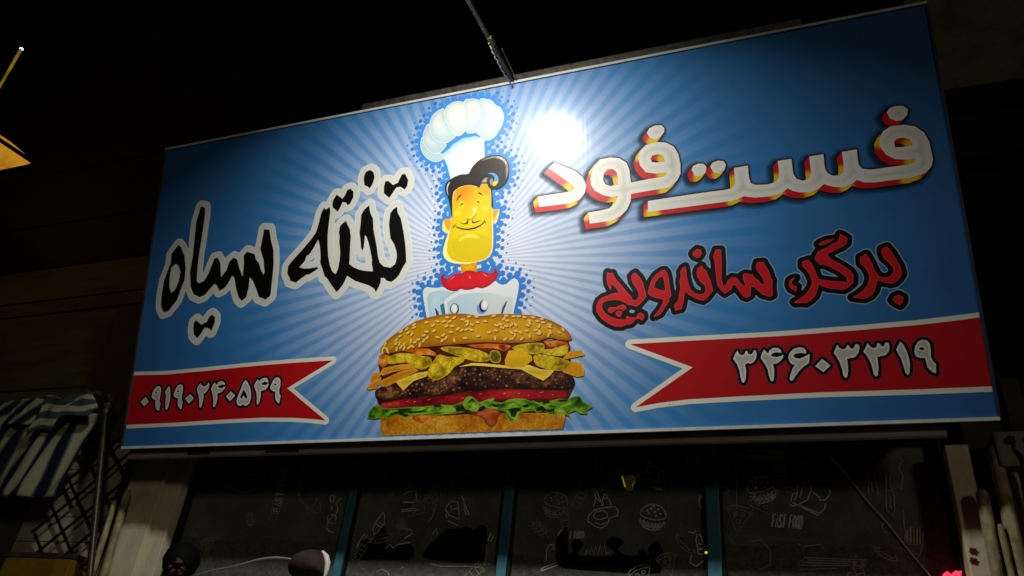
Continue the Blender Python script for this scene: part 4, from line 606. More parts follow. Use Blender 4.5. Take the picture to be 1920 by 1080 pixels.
doodle(2, 'scribble', [[(2.755,2.492),(2.765,2.523),(2.777,2.496),(2.786,2.534),(2.799,2.493),(2.808,2.541),(2.820,2.494),(2.833,2.545),(2.842,2.497),(2.856,2.542),(2.863,2.498),(2.877,2.512)], [(2.548,2.461),(2.547,2.516),(2.560,2.541),(2.583,2.545),(2.583,2.517)], [(2.521,2.415),(2.543,2.430),(2.604,2.452)], [(2.526,2.409),(2.612,2.441)], [(2.602,2.595),(2.621,2.616),(2.632,2.622)]])
# fourth pane
c0, c1 = [(3.636,2.829),(3.703,2.829)]
doodle(3, 'burger_drawing', burger_lines(c0, c1[0]-c0[0], 18))
doodle(3, 'fries_drawing', [[(3.762,2.754),(3.769,2.742),(3.796,2.748),(3.881,2.699),(3.918,2.732),(3.922,2.756)], [(3.774,2.760),(3.889,2.708)], [(3.768,2.764),(3.778,2.801),(3.801,2.809),(3.805,2.850),(3.835,2.846),(3.835,2.862),(3.866,2.849),(3.863,2.817),(3.904,2.780)], [(3.796,2.748),(3.843,2.772),(3.863,2.817)], [(3.786,2.772),(3.805,2.813)], [(3.810,2.780),(3.826,2.833)], [(3.896,2.772),(3.925,2.772),(3.951,2.804),(3.946,2.820)]])
p, q = [(3.756,2.888),(3.750,3.036)]
doodle(3, 'lettering', text_lines('FAST FOOD', p, q, 0.05), 0.005)
p, q = [(3.669,2.642),(3.808,2.635)]
doodle(3, 'lettering', text_lines('FAST FOOD', p, q, 0.062), 0.007)
doodle(3, 'box_drawing', [[(3.575,2.997),(3.586,2.984),(3.687,2.984),(3.697,3.009),(3.695,3.043)], [(3.581,3.002),(3.679,2.994)], [(3.582,3.048),(3.593,3.025),(3.622,3.042)], [(3.647,3.048),(3.655,3.019),(3.678,3.027)]])
doodle(3, 'bottle_drawing', [[(4.204,2.889),(4.219,2.890),(4.214,2.842),(4.225,2.794),(4.218,2.724),(4.204,2.697),(4.184,2.718),(4.191,2.794),(4.204,2.889)], [(4.199,2.818),(4.217,2.814)], [(4.203,2.786),(4.208,2.771),(4.197,2.740),(4.209,2.736)], [(4.125,2.900),(4.127,2.859),(4.116,2.807),(4.135,2.811),(4.137,2.859)], [(4.266,2.979),(4.285,2.962),(4.261,2.922),(4.278,2.889),(4.257,2.818)]], mat=M_CHALKDIM)
doodle(3, 'scratch', [[(3.519,2.974),(3.518,2.849),(3.513,2.740),(3.497,2.679)], [(3.445,2.850),(3.480,2.824),(3.446,2.782),(3.475,2.807)], [(3.837,2.946),(3.879,2.988),(3.892,2.958),(3.859,2.937)], [(4.161,2.981),(4.154,2.899),(4.158,2.795)], [(4.156,2.705),(4.170,2.678),(4.151,2.647),(4.165,2.617)], [(4.253,2.724),(4.247,2.663),(4.246,2.588)], [(3.779,2.567),(3.807,2.552),(3.882,2.565),(3.891,2.546)]], mat=M_CHALKDIM)
doodle(3, 'tray_drawing', [[(3.803,2.503),(4.072,2.497),(4.062,2.471),(3.778,2.468),(3.803,2.499)], [(3.816,2.492),(4.057,2.488)], [(3.793,2.480),(4.059,2.479)], [(3.776,2.448),(3.942,2.458)], [(3.557,2.571),(3.615,2.580),(3.657,2.534),(3.649,2.465),(3.598,2.442)], ], mat=M_CHALKDIM)
def fries_lines(c, r):
    out = [[(-.6,-.2),(-.45,-1),(.45,-1),(.6,-.2),(.2,-.35),(-.2,-.35),(-.6,-.2)]]
    for k in range(6): x = -.5+.2*k; h = .6+.5*((k*37) % 5)/5; out.append([(x,-.25),(x-.05,h),(x+.1,h+.03),(x+.13,-.28)])
    return out
def cup_lines(c, r): return [[(-.45,.5),(-.32,-1),(.32,-1),(.45,.5),(-.45,.5)], [(-.52,.5),(-.5,.66),(.5,.66),(.52,.5)], [(.05,.66),(.2,1.25),(.45,1.3)], [(-.4,.1),(.4,.1)], [(-.37,-.4),(.37,-.4)]]
def slice_lines(c, r): return [[(-.9,.6),(0,-1),(.9,.6),(.5,.8),(0,.86),(-.5,.8),(-.9,.6)], [(-.8,.45),(-.3,.6),(.3,.6),(.8,.45)], arc(-.25,.25,.15,.15,n=8), arc(.25,.3,.13,.13,n=8), arc(0,-.25,.14,.14,n=8)]
def hotdog_lines(c, r): return [arc(0,0,1.1,.35,n=16), arc(0,.12,1.25,.2,0,180,n=12), [(-.8+.2*k, .08*(-1)**k) for k in range(9)]]
def leafy_lines(c, r): return [[(0,-1),(.05,0),(0,.9)]]+[[(0,-.6+.35*k),(.5,-.3+.35*k),(.3,-.6+.35*k),(0,-.6+.35*k)] for k in range(4)]+[[(0,-.5+.35*k),(-.5,-.2+.35*k),(-.3,-.5+.35*k),(0,-.5+.35*k)] for k in range(4)]
rs = random.Random(11)
for i in range(4):
    a, c = edges[i]+0.10, edges[i+1]-0.10
    for k, fn in enumerate((fries_lines, cup_lines, slice_lines, hotdog_lines, leafy_lines, slice_lines, cup_lines, hotdog_lines)):
        if i == 0 and k > 5: continue
        x = a+(c-a)*((k*0.618+i*0.31) % 1.0); z = ZW-0.10-((k*0.37+i*0.53) % 1.0)*0.62; r = 0.045+0.025*rs.random(); th = rs.uniform(-0.9, 0.9); cs_, sn_ = math.cos(th), math.sin(th)
        doodle(i, fn.__name__.split('_')[0]+'_drawing', [[(x+r*(p*cs_-q*sn_), z+r*(p*sn_+q*cs_)) for p, q in l] for l in fn(None, None)], 0.0042, mat=M_CHALKDIM)
# flat black shapes low on the panes
def pane_shape(pane, name, pts, d=0.527):
    V, F = triangulate([smooth_c(np.array(pts), 2)])
    me = bpy.data.meshes.new(name); me.from_pydata([(float(a), d, float(c)) for a, c in V], [], F.tolist()); me.materials.append(M_MATTBLACK)
    o = bpy.data.objects.new(name, me); COL.objects.link(o); o.parent = panes[pane]; return o
pane_shape(1, 'black_shape', [(1.434,2.445),(1.436,2.505),(1.454,2.567),(1.512,2.545),(1.516,2.591),(1.569,2.637),(1.590,2.584),(1.597,2.531),(1.625,2.531),(1.648,2.505),(1.670,2.524),(1.703,2.534),(1.737,2.533),(1.769,2.526),(1.786,2.474),(1.770,2.450),(1.685,2.446),(1.555,2.447)], 0.5285)
pane_shape(1, 'black_shape', [(1.844,2.468),(1.853,2.505),(1.887,2.550),(1.931,2.592),(1.968,2.618),(2.051,2.623),(2.074,2.634),(2.125,2.616),(2.146,2.642),(2.188,2.635),(2.205,2.591),(2.213,2.525),(2.208,2.468),(2.180,2.443),(2.101,2.441),(1.978,2.445),(1.895,2.454)], 0.5285)
pane_shape(2, 'black_shape', [(2.600,2.476),(2.599,2.567),(2.613,2.595),(2.640,2.635),(2.655,2.610),(2.663,2.512),(2.678,2.502),(2.688,2.519),(2.680,2.554),(2.700,2.572),(2.730,2.565),(2.742,2.541),(2.718,2.509),(2.733,2.489),(2.877,2.490),(2.906,2.516),(2.868,2.543),(2.871,2.574),(2.903,2.585),(2.939,2.575),(2.946,2.551),(2.922,2.523),(2.962,2.497),(3.017,2.498),(3.035,2.525),(3.062,2.519),(3.080,2.496),(3.076,2.532),(3.100,2.560),(3.124,2.567),(3.145,2.534),(3.151,2.481),(3.141,2.428),(3.107,2.411),(2.950,2.411),(2.809,2.416),(2.679,2.423),(2.620,2.435)], 0.5285)
M_REFLPAINT = rough_mat('grey_painted_reflection', (74,74,68), (122,120,108), 45, 0.7, bump=0.6, detail=9)  # speckled grey sheet painted as the street's reflection low in the glass
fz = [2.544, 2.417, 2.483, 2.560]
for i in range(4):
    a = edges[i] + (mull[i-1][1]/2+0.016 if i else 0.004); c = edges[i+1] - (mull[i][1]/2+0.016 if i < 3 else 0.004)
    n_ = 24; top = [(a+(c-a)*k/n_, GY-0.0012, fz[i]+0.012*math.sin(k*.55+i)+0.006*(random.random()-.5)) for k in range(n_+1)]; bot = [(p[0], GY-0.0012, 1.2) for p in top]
    mesh_obj('painted_reflection', top+bot, [(k, k+1, n_+2+k, n_+1+k) for k in range(n_)], M_REFLPAINT, panes[i])
# thin wire across the last pane, pale line at counter height
b = MB().tube([(x, 0.52, z) for x, z in [(3.955,3.009),(4.016,2.917),(4.119,2.745),(4.183,2.653),(4.248,2.539),(4.317,2.430),(4.388,2.316)]], 0.0035, 6)
wire = build('wire', b, M_WHITEPAINT); tag(wire, 'thin pale wire slanting down across the right window pane', 'wire')
# room behind the glass
b = MB().box((XL0, 3.75, 0), (XR1, 3.85, ZW+0.08)); build('back_wall', b, M_DARKROOM, shop)
b = MB().box((XL0, 0.63, 0), (XL0+0.05, 3.74, ZW+0.08)); build('side_wall', b, M_DARKROOM, shop)
b = MB().box((XR1-0.05, 0.63, 0), (XR1, 3.74, ZW+0.08)); build('side_wall', b, M_DARKROOM, shop)
b = MB().box((XL0+0.06, 0.63, ZW+0.03), (XR1-0.06, 3.74, ZW+0.07)); build('ceiling', b, M_DARKROOM, shop)
# pale curtain edge inside the right pane
b = MB()
cx0 = 4.282
b.tube([(cx0-0.05, 0.60, ZW-0.04), (cx0-0.045, 0.60, 0.2)], 0.02, 8).tube([(cx0-0.008, 0.61, ZW-0.04), (cx0, 0.61, 0.2)], 0.024, 8).tube([(cx0+0.04, 0.60, ZW-0.04), (cx0+0.05, 0.60, 0.2)], 0.02, 8)
tag(build('curtain', b, rough_mat('dark_curtain', (150,142,116), (190,180,150), 8, 0.9), smooth=True), 'narrow drawn curtain hanging inside the right end of the window', 'curtain')

# ------------------------------------------------------------------ the sign
sign = empty('shop_sign', (0, 0, Z0), (TILT, 0, 0))
tag(sign, 'wide blue printed fast food sign with a chef and burger, leaning out over the window', 'sign')
b = MB().box((0, 0.0, 0), (SW, 0.028, SH)); panel = build('banner', b, M_BANNER, sign)
for za, zb in ((SH, SH+0.014), (-0.014, 0.0)): build('edge_trim', MB().box((-0.006, -0.010, za), (SW+0.006, 0.030, zb)), M_WHITE, sign)

build('side_trim', MB().box((-0.012, -0.0085, 0), (-0.0005, 0.030, SH)), M_STEEL, sign)
build('side_trim', MB().box((SW+0.0005, -0.0085, 0), (SW+0.012, 0.030, SH)), rough_mat('dark_blue_edge', (28,44,66), (44,62,88), 10, 0.5), sign)
b = MB()
for u in (0.2, 1.6, 3.0, 4.4): b.box((u-0.03, 0.031, 0.25), (u+0.03, 0.091, SH-0.02))
for v in (0.25, 0.95, 1.86): b.box((0.02, 0.092, v), (SW-0.02, 0.15, v+0.06))
build('rear_frame', b, M_STEEL, sign)
b = MB().box((1.42, 0.13, SH+0.05), (4.05, 0.21, SH+0.15), 0.008); build('rear_tube', b, M_RUST, sign)
b = MB()
for u in (0.5, 2.3, 4.1):
    b.obox((u, 0.19, 1.5), (u, 0.9, 1.1), 0.05, 0.05)
build('wall_strut', b, M_STEEL, sign)
D = lambda k: 0.0006+0.00018*k
# --- ribbons with phone numbers
def number(prefix, n, ribbon, hw):
    shapes = [ART['%s%d' % (prefix, i)] for i in range(n)]
    xs, ys, S = sdf_grid(shapes, 0.05, 0.0022)
    sheet('digit_glow', contour(xs, ys, S, hw+0.005), D(2), (150, 40, 62), ribbon)
    sheet('digit_outline', contour(xs, ys, S, hw), D(3), (14, 12, 10), ribbon)
    def face(x, y, d): return lerp(lin((246,246,238)), lin((196,194,184)), sst(d, 0.002, 0.009))
    for s in shapes: sheet('digit', s, D(4), face, ribbon, grid=0.009)
for key, pre, n, hw in (('ribR', 'dr', 8, 0.0125), ('ribL', 'dl', 11, 0.0125)):
    cs = ART[key]
    band = sheet('ribbon', clampx(dilate([cs], 0.0225, 0.005)), D(0), (240, 238, 222), sign)
    sheet('ribbon_face', clampx(cs), D(1), lambda x, y, d: np.tile(lin((190, 20, 28)), (len(x), 1)), band)
    number(pre, n, band, hw)
# --- black brush lettering with white surround
for key, r in (('takhte', 0.041), ('siah', 0.042)):
    cs = ART[key]; xs, ys, S = sdf_grid([cs], 0.06, 0.004)
    o = sheet('brush_lettering', contour(xs, ys, S, r), D(0), (236, 237, 228), sign)
    sheet('outline', contour(xs, ys, S, r-0.005), D(1), (222, 223, 214), o)
    sheets('letter', cs, D(2), (9, 8, 6), o)
# --- red brush lettering, black surround, pale halo
for key in ('sandwich', 'burger_word'):
    cs = ART[key]; xs, ys, S = sdf_grid([[c] for c in cs[:0]] or [cs], 0.04, 0.0035)
    o = sheet('red_lettering', contour(xs, ys, S, 0.0265), D(0), (150, 178, 208), sign)
    sheet('outline', contour(xs, ys, S, 0.0215), D(1), (8, 7, 5), o)
    sheets('letter_edge', cs, D(2), (232, 60, 70), o)
    sheets('letter', contour(xs, ys, S, -0.003), D(3), (214, 26, 36), o)
# --- extruded white lettering
spots = [np.array(p) for p in ((3.2658, 1.4742), (3.2826, 1.4804), (3.3082, 1.2801), (3.3251, 1.2924), (3.1876, 1.4048), (2.9245, 1.3675), (3.0583, 1.1685), (3.0468, 1.1583), (3.3338, 1.2025), (3.3115, 1.1882), (2.8274, 1.1799), (2.8087, 1.2804), (2.6145, 1.2251), (2.8953, 1.1105), (3.0378, 1.0561), (3.2359, 1.0735), (3.2518, 1.0685), (3.4891, 1.2316), (3.5801, 1.2321), (3.3126, 1.3661), (3.0677, 1.2781), (3.8438, 1.1688), (3.9878, 1.1579), (4.1345, 1.1655), (3.6400, 1.1770), (3.6511, 1.1896), (3.8463, 1.0875), (3.9987, 1.0764), (4.1527, 1.0783), (3.6431, 1.0830), (4.4088, 1.0800), (4.4341, 1.0893), (4.4375, 1.1660), (4.3143, 1.2899), (4.4398, 1.2519))]
for key, off in (('food', np.array((3.2766, 1.2455))-np.array((3.2997, 1.2725))), ('fast', np.array((4.0488, 1.1287))-np.array((4.0725, 1.1531)))):
    cs = ART[key]
    xs, ys, S = sdf_grid([cs], 0.10, 0.004)
    def samp(o):                                       # signed distance of the face moved by o
        X, Y = np.meshgrid(xs-o[0], ys-o[1]); fi = np.clip((X-xs[0])/0.004, 0, len(xs)-1.001); fj = np.clip((Y-ys[0])/0.004, 0, len(ys)-1.001)
        i, j = fi.astype(int), fj.astype(int); a, c = fi-i, fj-j
        return S[j,i]*(1-a)*(1-c)+S[j,i+1]*a*(1-c)+S[j+1,i]*(1-a)*c+S[j+1,i+1]*a*c
    E = np.minimum.reduce([samp(off*t) for t in np.linspace(0, 1, 12)])
    base = sheet('raised_lettering', contour(xs, ys, E, 0.006), D(4), (40, 14, 10), sign)
    for k, r in enumerate((0.026, 0.019, 0.013, 0.008)):
        sheet('soft_shadow', contour(xs, ys, np.minimum.reduce([samp(off*t+np.array((-0.008,-0.004))) for t in np.linspace(0.2, 1.1, 8)]), r), D(k), (0,0,0), base, mat=M_SHADOW)
    def side(x, y, d):
        f = np.zeros(len(x))
        for s in spots: f = np.maximum(f, np.exp(-(((x-s[0])**2+(y-s[1])**2)/(2*0.026**2))))
        return lerp(lin((214, 28, 34)), lin((250, 208, 0)), sst(f, 0.25, 0.85))
    sheets('letter_side', contour(xs, ys, E, 0.0012), D(5), side, base, grid=0.013)
    def face(x, y, d): return lerp(lin((246,246,236)), lin((218,216,202)), sst(d, 0.012, 0.034))
    sheets('letter_edge', cs, D(6), (250, 250, 240), base)
    sheets('letter_face', contour(xs, ys, S, -0.004), D(7), face, base, grid=0.014)
# --- the chef
chef_parts = [ART[k] for k in ('lobe0','lobe1','lobe2','lobe3','lobe4','lobe5','hatband','hair','face','scarf','coat')] + [[ART['ears'][0]], [ART['ears'][1]]]
xs, ys, S = sdf_grid(chef_parts, 0.13, 0.005)
ring = contour(xs, ys, S, 0.027); ring2 = contour(xs, ys, S, 0.055); ring3 = contour(xs, ys, S, 0.084)
Hm = S-0.017
XX, YY = np.meshgrid(xs, ys); dots = []
def along(lps, step):
    for lp in lps:
        d = np.hypot(*(np.roll(lp,-1,0)-lp).T); c = np.concatenate([[0], np.cumsum(d)])
        if c[-1] < 0.3: continue
        for t in np.arange(0, c[-1]-step*0.5, step):
            i = min(np.searchsorted(c, t, side='right')-1, len(lp)-1); yield lp[i]
for p in along(ring, 0.045):
    Hm = np.minimum(Hm, np.hypot(XX-p[0], YY-p[1])-(0.0155+0.003*random.random()))
lowz = (2.2520, 0.6018)[1]
halo_cs = contour(xs, ys, Hm, 0)
halo = sheet('chef_figure', clampx(halo_cs), D(0), lambda x, y, d: lerp(lin((48,124,208)), lin((62,146,226)), sst(y, 0.7, 1.9)), sign, grid=0.06)
for lps, step, rr in ((ring2, 0.046, 0.0112), (ring3, 0.050, 0.0052)):
    for p in along(lps, step):
        if p[1] < SH-0.03 and p[1] > lowz: 
            r = rr*(0.75+0.5*random.random()); t = np.linspace(0, 2*np.pi, 12, endpoint=False)
            dots.append(np.stack([p[0]+r*np.cos(t), p[1]+r*np.sin(t)], 1))
sheet('halftone_dots', clampx(dots), D(0), (52, 122, 200), halo)['kind'] = 'stuff'
WH = lambda edge, mid, w: (lambda x, y, d: lerp(lin(edge), lin(mid), sst(d, 0.002, w)))
hat = sheet('chef_hat', ART['hatgap'], D(1), (60, 150, 218), halo)
sheet('hat_scallop', ART['hatscal'], D(2), (176, 212, 234), halo)
sheet('hat_band', ART['hatband'], D(3), lambda x, y, d: lerp(lin((200,222,236)), lin((236,240,242)), sst(d, 0.0, 0.05)), halo, grid=0.02)
for i, (e, m) in enumerate((((178,206,212),(228,232,228)), ((182,208,216),(230,234,230)), ((186,216,228),(238,240,236)), ((192,214,222),(234,236,232)), ((186,212,222),(234,236,232)), ((206,220,220),(242,242,236)))):
    cs = ART['lobe%d' % i]
    sheet('hat_fold_edge', cs, D(4+2*i), (226, 234, 234), halo)
    xs2, ys2, S2 = sdf_grid([cs], 0.02, 0.004)
    c = cs[0].mean(0); top = cs[0][:,1].max(); bot = cs[0][:,1].min()
    def lob(x, y, d, e=e, m=m, top=top, bot=bot):
        t = sst((y-bot)/(top-bot), 0.0, 0.6)*sst(d, 0.0, 0.035)
        return lerp(lin(e), lin(m), t)
    sheet('hat_fold', contour(xs2, ys2, S2, -0.004), D(5+2*i), lob, halo, grid=0.018)
for k in range(2):
    ear = sheet('ear', [ART['ears'][k]], D(1), (244, 226, 130), halo); sheet('ear_inner', [ART['earin'][k]], D(2), (236, 160, 16), halo)
sheet('neck', ART['neck'], D(1), lambda x, y, d: lerp(lin((206,140,0)), lin((240,178,0)), sst(d, 0, .03)), halo, grid=0.015)
fo = sheet('face', ART['face'], D(2), (250, 240, 160), halo)
fc = np.array((2.1953, 1.3941)); fy0 = (2.2440, 0.9611)[1]
def facecol(x, y, d):
    g = np.exp(-(((x-fc[0])/0.10)**2+((y-fc[1])/0.13)**2))
    c = lerp(lin((230, 206, 0)), lin((226, 128, 2)), np.clip(g*1.05, 0, 1))
    side = sst(d, 0.0, 0.035)
    return c*(0.5+0.5*side)[:,None] + (lin((232,170,0))[None,:])*(0.5-0.5*side)[:,None]
sheet('face_front', ART['faceyellow'], D(3), facecol, halo, grid=0.016)
sheet('chin', ART['chin'], D(4), WH((222,194,0),(230,218,0),0.02), halo)
sheet('chin_highlight', ART['chinhi'], D(5), (242, 224, 70), halo)
sheet('curl_shade', ART['tuftshade'], D(4), (226, 166, 0), halo)
sheets('cheek', ART['cheeks'], D(4), (250, 214, 60), halo)
sheets('eyelid', ART['eyesock'], D(4), (250, 216, 40), halo)
sheet('nose_highlight', ART['nosehi'], D(4), (252, 232, 130), halo)
sheet('nose_line', ART['noseline'], D(5), (214, 150, 0), halo)
for nm, k in (('eyebrow',0),('eyebrow',1),('closed_eye',2),('closed_eye',3),('moustache',4),('moustache',5),('smile',6),('smile_line',7),('smile_line',8)): sheet(nm, [ART['inkface'][k]], D(6), (62, 26, 10), halo)
ha = sheet('hair', ART['hair'], D(17), WH((30,24,20),(40,33,27),0.02), halo, grid=0.02)
sheet('hair_shine', ART['hairhi'], D(18), WH((150,132,112),(238,230,214),0.008), halo, grid=0.01)
sheet('hair_shine', ART['hairhi2'], D(18), (196, 194, 186), halo)
sheet('hair_tuft', ART['hairtuft'], D(18), lambda x, y, d: lerp(lin((70,62,52)), lin((190,182,166)), sst(d, 0, .014)), halo, grid=0.008)
cz = (2.3946, 1.3770)[1]
sheet('curl_gap', ART['curlb'], D(18), lambda x, y, d: lerp(lin((246,206,0)), lin((90,160,235)), (y > cz).astype(float)), halo, grid=0.006)
sheet('curl_shine', ART['curlw'], D(19), (150, 140, 126), halo)
co = sheet('coat', ART['coat'], D(5), (226, 230, 228), halo)
sheet('coat_panel', ART['coatin'], D(6), lambda x, y, d: lerp(lin((172,204,220)), lin((200,222,232)), sst(d, 0, .05)), halo, grid=0.03)
sheet('coat_front', ART['coatin2'], D(7), lambda x, y, d: lerp(lin((184,208,224)), lin((212,216,214)), sst(x, (2.1879, 0.6956)[0], (2.4625, 0.6708)[0])), halo, grid=0.03)
sheet('button_glow', ART['btnhalo'], D(8), (116, 150, 208), halo)
sheets('button_shadow', ART['btndark'], D(9), (26, 42, 74), halo)
sheets('button', ART['btnwhite'], D(10), WH((206,210,208),(246,246,244),0.012), halo, grid=0.012)
sheets('fold', ART['folddark'], D(9), (44, 76, 120), halo)
sheet('fold', ART['foldteal'], D(9), (52, 116, 142), halo)
sc = sheet('neckerchief', ART['scarf'], D(11), lambda x, y, d: lerp(lin((176,14,30)), lin((218,22,40)), sst(d, 0, .02)), halo, grid=0.015)
sheets('neckerchief_shine', ART['scarfhi'], D(12), WH((214,40,60),(240,130,140),0.006), halo, grid=0.006)
# --- the burger photograph
def vnoise(x, y, s, seed=0):
    X, Y = x/s, y/s; i, j = np.floor(X), np.floor(Y); f, g = X-i, Y-j; f = f*f*(3-2*f); g = g*g*(3-2*g)
    h = lambda a, b: np.abs(np.sin(a*127.1+b*311.7+seed*74.7)*43758.5453) % 1
    return (h(i,j)*(1-f)+h(i+1,j)*f)*(1-g)+(h(i,j+1)*(1-f)+h(i+1,j+1)*f)*g
def mottled(cs, w, scales, noise, edge=None, ew=0.01):
    # photographic print tone: several colours mixed by uneven patches
    def f(x, y, d):
        t = sum(k*vnoise(x, y*1.15, s, q) for q, (s, k) in enumerate(scales))/sum(k for _, k in scales)
        t = np.clip((t-0.5)*w+0.5, 0, 0.999)*(len(cs)-1); i = t.astype(int); fr = (t-i)[:,None]
        L_ = np.array([lin(c) for c in cs]); C = L_[i]*(1-fr)+L_[np.minimum(i+1, len(cs)-1)]*fr
        if edge is not None: q = sst(d, 0, ew)[:,None]; C = C*q+lin(edge)[None,:]*(1-q)
        return np.concatenate([C, np.full((len(C),1), noise)], 1)
    return f
def tone(c1, c2, y0, y1, noise, c3=None, w=0.02):
    def f(x, y, d):
        C = lerp(lin(c1), lin(c2), sst(y, y0, y1))
        if c3 is not None: C = C*sst(d, 0, w)[:,None] + lin(c3)[None,:]*(1-sst(d, 0, w))[:,None]
        return np.concatenate([C, np.full((len(C),1), noise)], 1)
    return f
def bb(k): 
    A = np.concatenate(ART[k]); return A[:,1].min(), A[:,1].max()
bur = sheet('burger', clampx(ART['filling']), D(12), mottled([(30,6,2),(70,18,4),(120,40,8)], 1.6, [(0.05,1.0),(0.015,0.8)], 0.6), sign, grid=0.012)
y0, y1 = bb('bunlow'); sheet('bottom_bun', clampx(ART['bunlow']), D(13), mottled([(140,70,4),(184,108,12),(206,140,24),(224,170,60)], 1.7, [(0.14,1.0),(0.03,0.6),(0.012,0.6)], 0.5), bur, grid=0.010)
y0, y1 = bb('patty'); pat = sheet('patty', ART['patty'], D(14), mottled([(22,10,8),(56,26,16),(92,50,28),(150,100,62)], 1.9, [(0.09,1.0),(0.030,0.9),(0.013,0.8)], 1.1, (30,14,9), 0.02), bur, grid=0.0075)
cr_ = [arc(*c) for c in []]
crumbs = []; crumb2 = []
pc = ART['patty'][0]; lo, hi = pc.min(0), pc.max(0)
for _ in range(500):
    p = lo+(hi-lo)*rng.random(2)
    if area_test(np.array([p[0]]), np.array([p[1]]), [pc])[0]:
        r = 0.003+0.006*rng.random(); n = 6; t = np.linspace(0, 2*np.pi, n, endpoint=False)+rng.random()
        q = np.stack([p[0]+r*np.cos(t)*(0.6+0.8*rng.random(n)), p[1]+r*0.7*np.sin(t)*(0.6+0.8*rng.random(n))], 1)
        if all(np.hypot(*(p-o)) > 0.0155 for o, _ in crumbs[-260:]) and dist_to(np.array([p[0]]), np.array([p[1]]), [pc])[0] > 0.012: crumbs.append((p, q))
cc = [q for _, q in crumbs]
tonemap = rng.random(4000)
def crumbcol(x, y, d):
    h = np.abs(np.sin(np.round(x/0.017)*12.9898+np.round(y/0.017)*78.233)*43758.5453) % 1
    return lerp(lin((60,30,18)), lin((176,126,80)), h)
sheet('patty_crumbs', cc, D(15), crumbcol, bur)['kind'] = 'stuff'
y0, y1 = bb('tomato'); tom = sheet('tomato_slice', ART['tomato'], D(15), mottled([(96,6,14),(150,12,24),(178,22,34),(190,52,44)], 1.6, [(0.12,1.0),(0.02,0.5)], 0.2, (120,10,14), 0.006), bur, grid=0.010)
glint = []
tcn = ART['tomato'][0]
for _ in range(160):
    p = tcn.min(0)+(tcn.max(0)-tcn.min(0))*rng.random(2)
    if area_test(np.array([p[0]]), np.array([p[1]]), [tcn])[0] and dist_to(np.array([p[0]]), np.array([p[1]]), [tcn])[0] > 0.012 and (p[0] > tcn[:,0].max()-0.36 or p[0] < tcn[:,0].min()+0.30 or rng.random() < 0.25):
        a, r = 0.003+0.005*rng.random(), rng.random()*3; t = np.linspace(0, 2*np.pi, 6, endpoint=False)
        if all(np.hypot(*(p-g.mean(0))) > 0.018 for g in glint): glint.append(np.stack([p[0]+1.6*a*np.cos(t), p[1]+a*0.5*np.sin(t+r)], 1))
sheet('glints', glint, D(16), (226, 130, 104), bur)['kind'] = 'stuff'
sheets('sauce', ART['sauce'], D(13.5), mottled([(120,30,4),(186,70,8),(216,118,20),(236,160,60)], 1.9, [(0.04,1.0),(0.015,0.8)], 0.2), bur, grid=0.010)
dr = sheet('sauce_drip', ART['drip'], D(15.5), mottled([(140,44,10),(178,72,24),(206,110,60)], 1.8, [(0.05,1.0),(0.02,0.7)], 0.15, (120,36,8), 0.012), bur, grid=0.012)
y0, y1 = bb('lettuce'); let = sheet('lettuce', ART['lettuce'], D(16.5), mottled([(24,52,6),(64,112,12),(104,150,24),(150,190,56)], 2.2, [(0.05,1.0),(0.018,0.9)], 0.3, (126,172,40), 0.005), bur, grid=0.008)
sheets('leaf_shadow', ART['letdark'], D(17.2), (22, 34, 8), bur, noise=0.3)
for i in range(len(ART['lethi'])): sheet('leaf_fold', [ART['lethi'][i]], D(17.9+0.5*(i % 2)), (142, 184, 50) if i % 2 else (122, 172, 36), bur, noise=0.25)
for i in range(2): sheet('fry', ART['fry%d' % i], D(15), tone((214,150,12),(232,172,24),0.9,1.3,0.25,(232,166,30),0.006), bur, grid=0.02)
for i in range(2, 6): sheet('fry', ART['fry%d' % i], D(15+0.3*i), tone((200,124,8),(222,156,20),0.5,0.9,0.25,(226,156,40),0.006), bur, grid=0.02)
sheets('cheese_slice', ART['cheese'], D(17), tone((214,170,6),(236,196,20),0.5,0.8,0.08,(246,214,80),0.005), bur, grid=0.03)
for i in range(7):
    sheet('pickle', ART['pickle%d' % i], D(18+0.25*i), mottled([(132,100,6),(186,150,10),(212,178,20),(226,200,50)] if i != 1 else [(70,62,8),(104,96,16),(134,122,30)], 1.8, [(0.05,1.0),(0.016,0.8)], 0.6, (208,176,34), 0.006), bur, grid=0.009)
sheet('fry', ART['fry6'], D(20.5), tone((212,158,6),(232,184,16),*bb('fry6'),0.1,(228,170,30),0.008), bur, grid=0.02)
y0, y1 = bb('bun'); bun = sheet('top_bun', ART['bun'], D(21), mottled([(166,100,2),(196,138,6),(214,160,18),(224,176,50)], 1.3, [(0.30,1.0),(0.10,0.6),(0.02,0.2)], 0.16, (160,90,2), 0.035), bur, grid=0.014)
shd = [s+np.array((0.003,-0.005)) for s in ART['seeds']]
for k in range(len(shd)):                                # printed seeds: shadow tone first, then the seed
    pass
sd_dark = dilate([[s] for s in shd], 0.0012, 0.0025)
sheet('seed_shade', sd_dark, D(22), (140, 78, 8), bur)['kind'] = 'stuff'
sd_light = contour(*sdf_grid([[s] for s in ART['seeds']], 0.01, 0.0022), 0.0)
sheet('sesame_seeds', sd_light, D(23), (238, 196, 96), bur, noise=0.08)['kind'] = 'stuff'
# stitched hem and a few scuffs
b = MB()
for k in range(24):
    u, v = 0.05+4.5*random.random(), 0.05+1.85*random.random(); b.box((u, -0.0009, v), (u+0.004+0.006*random.random(), -0.0002, v+0.003))
build('scuff', b, rough_mat('grey_scuff', (120,130,140), (150,160,170), 30, 0.8), sign)['kind'] = 'stuff'

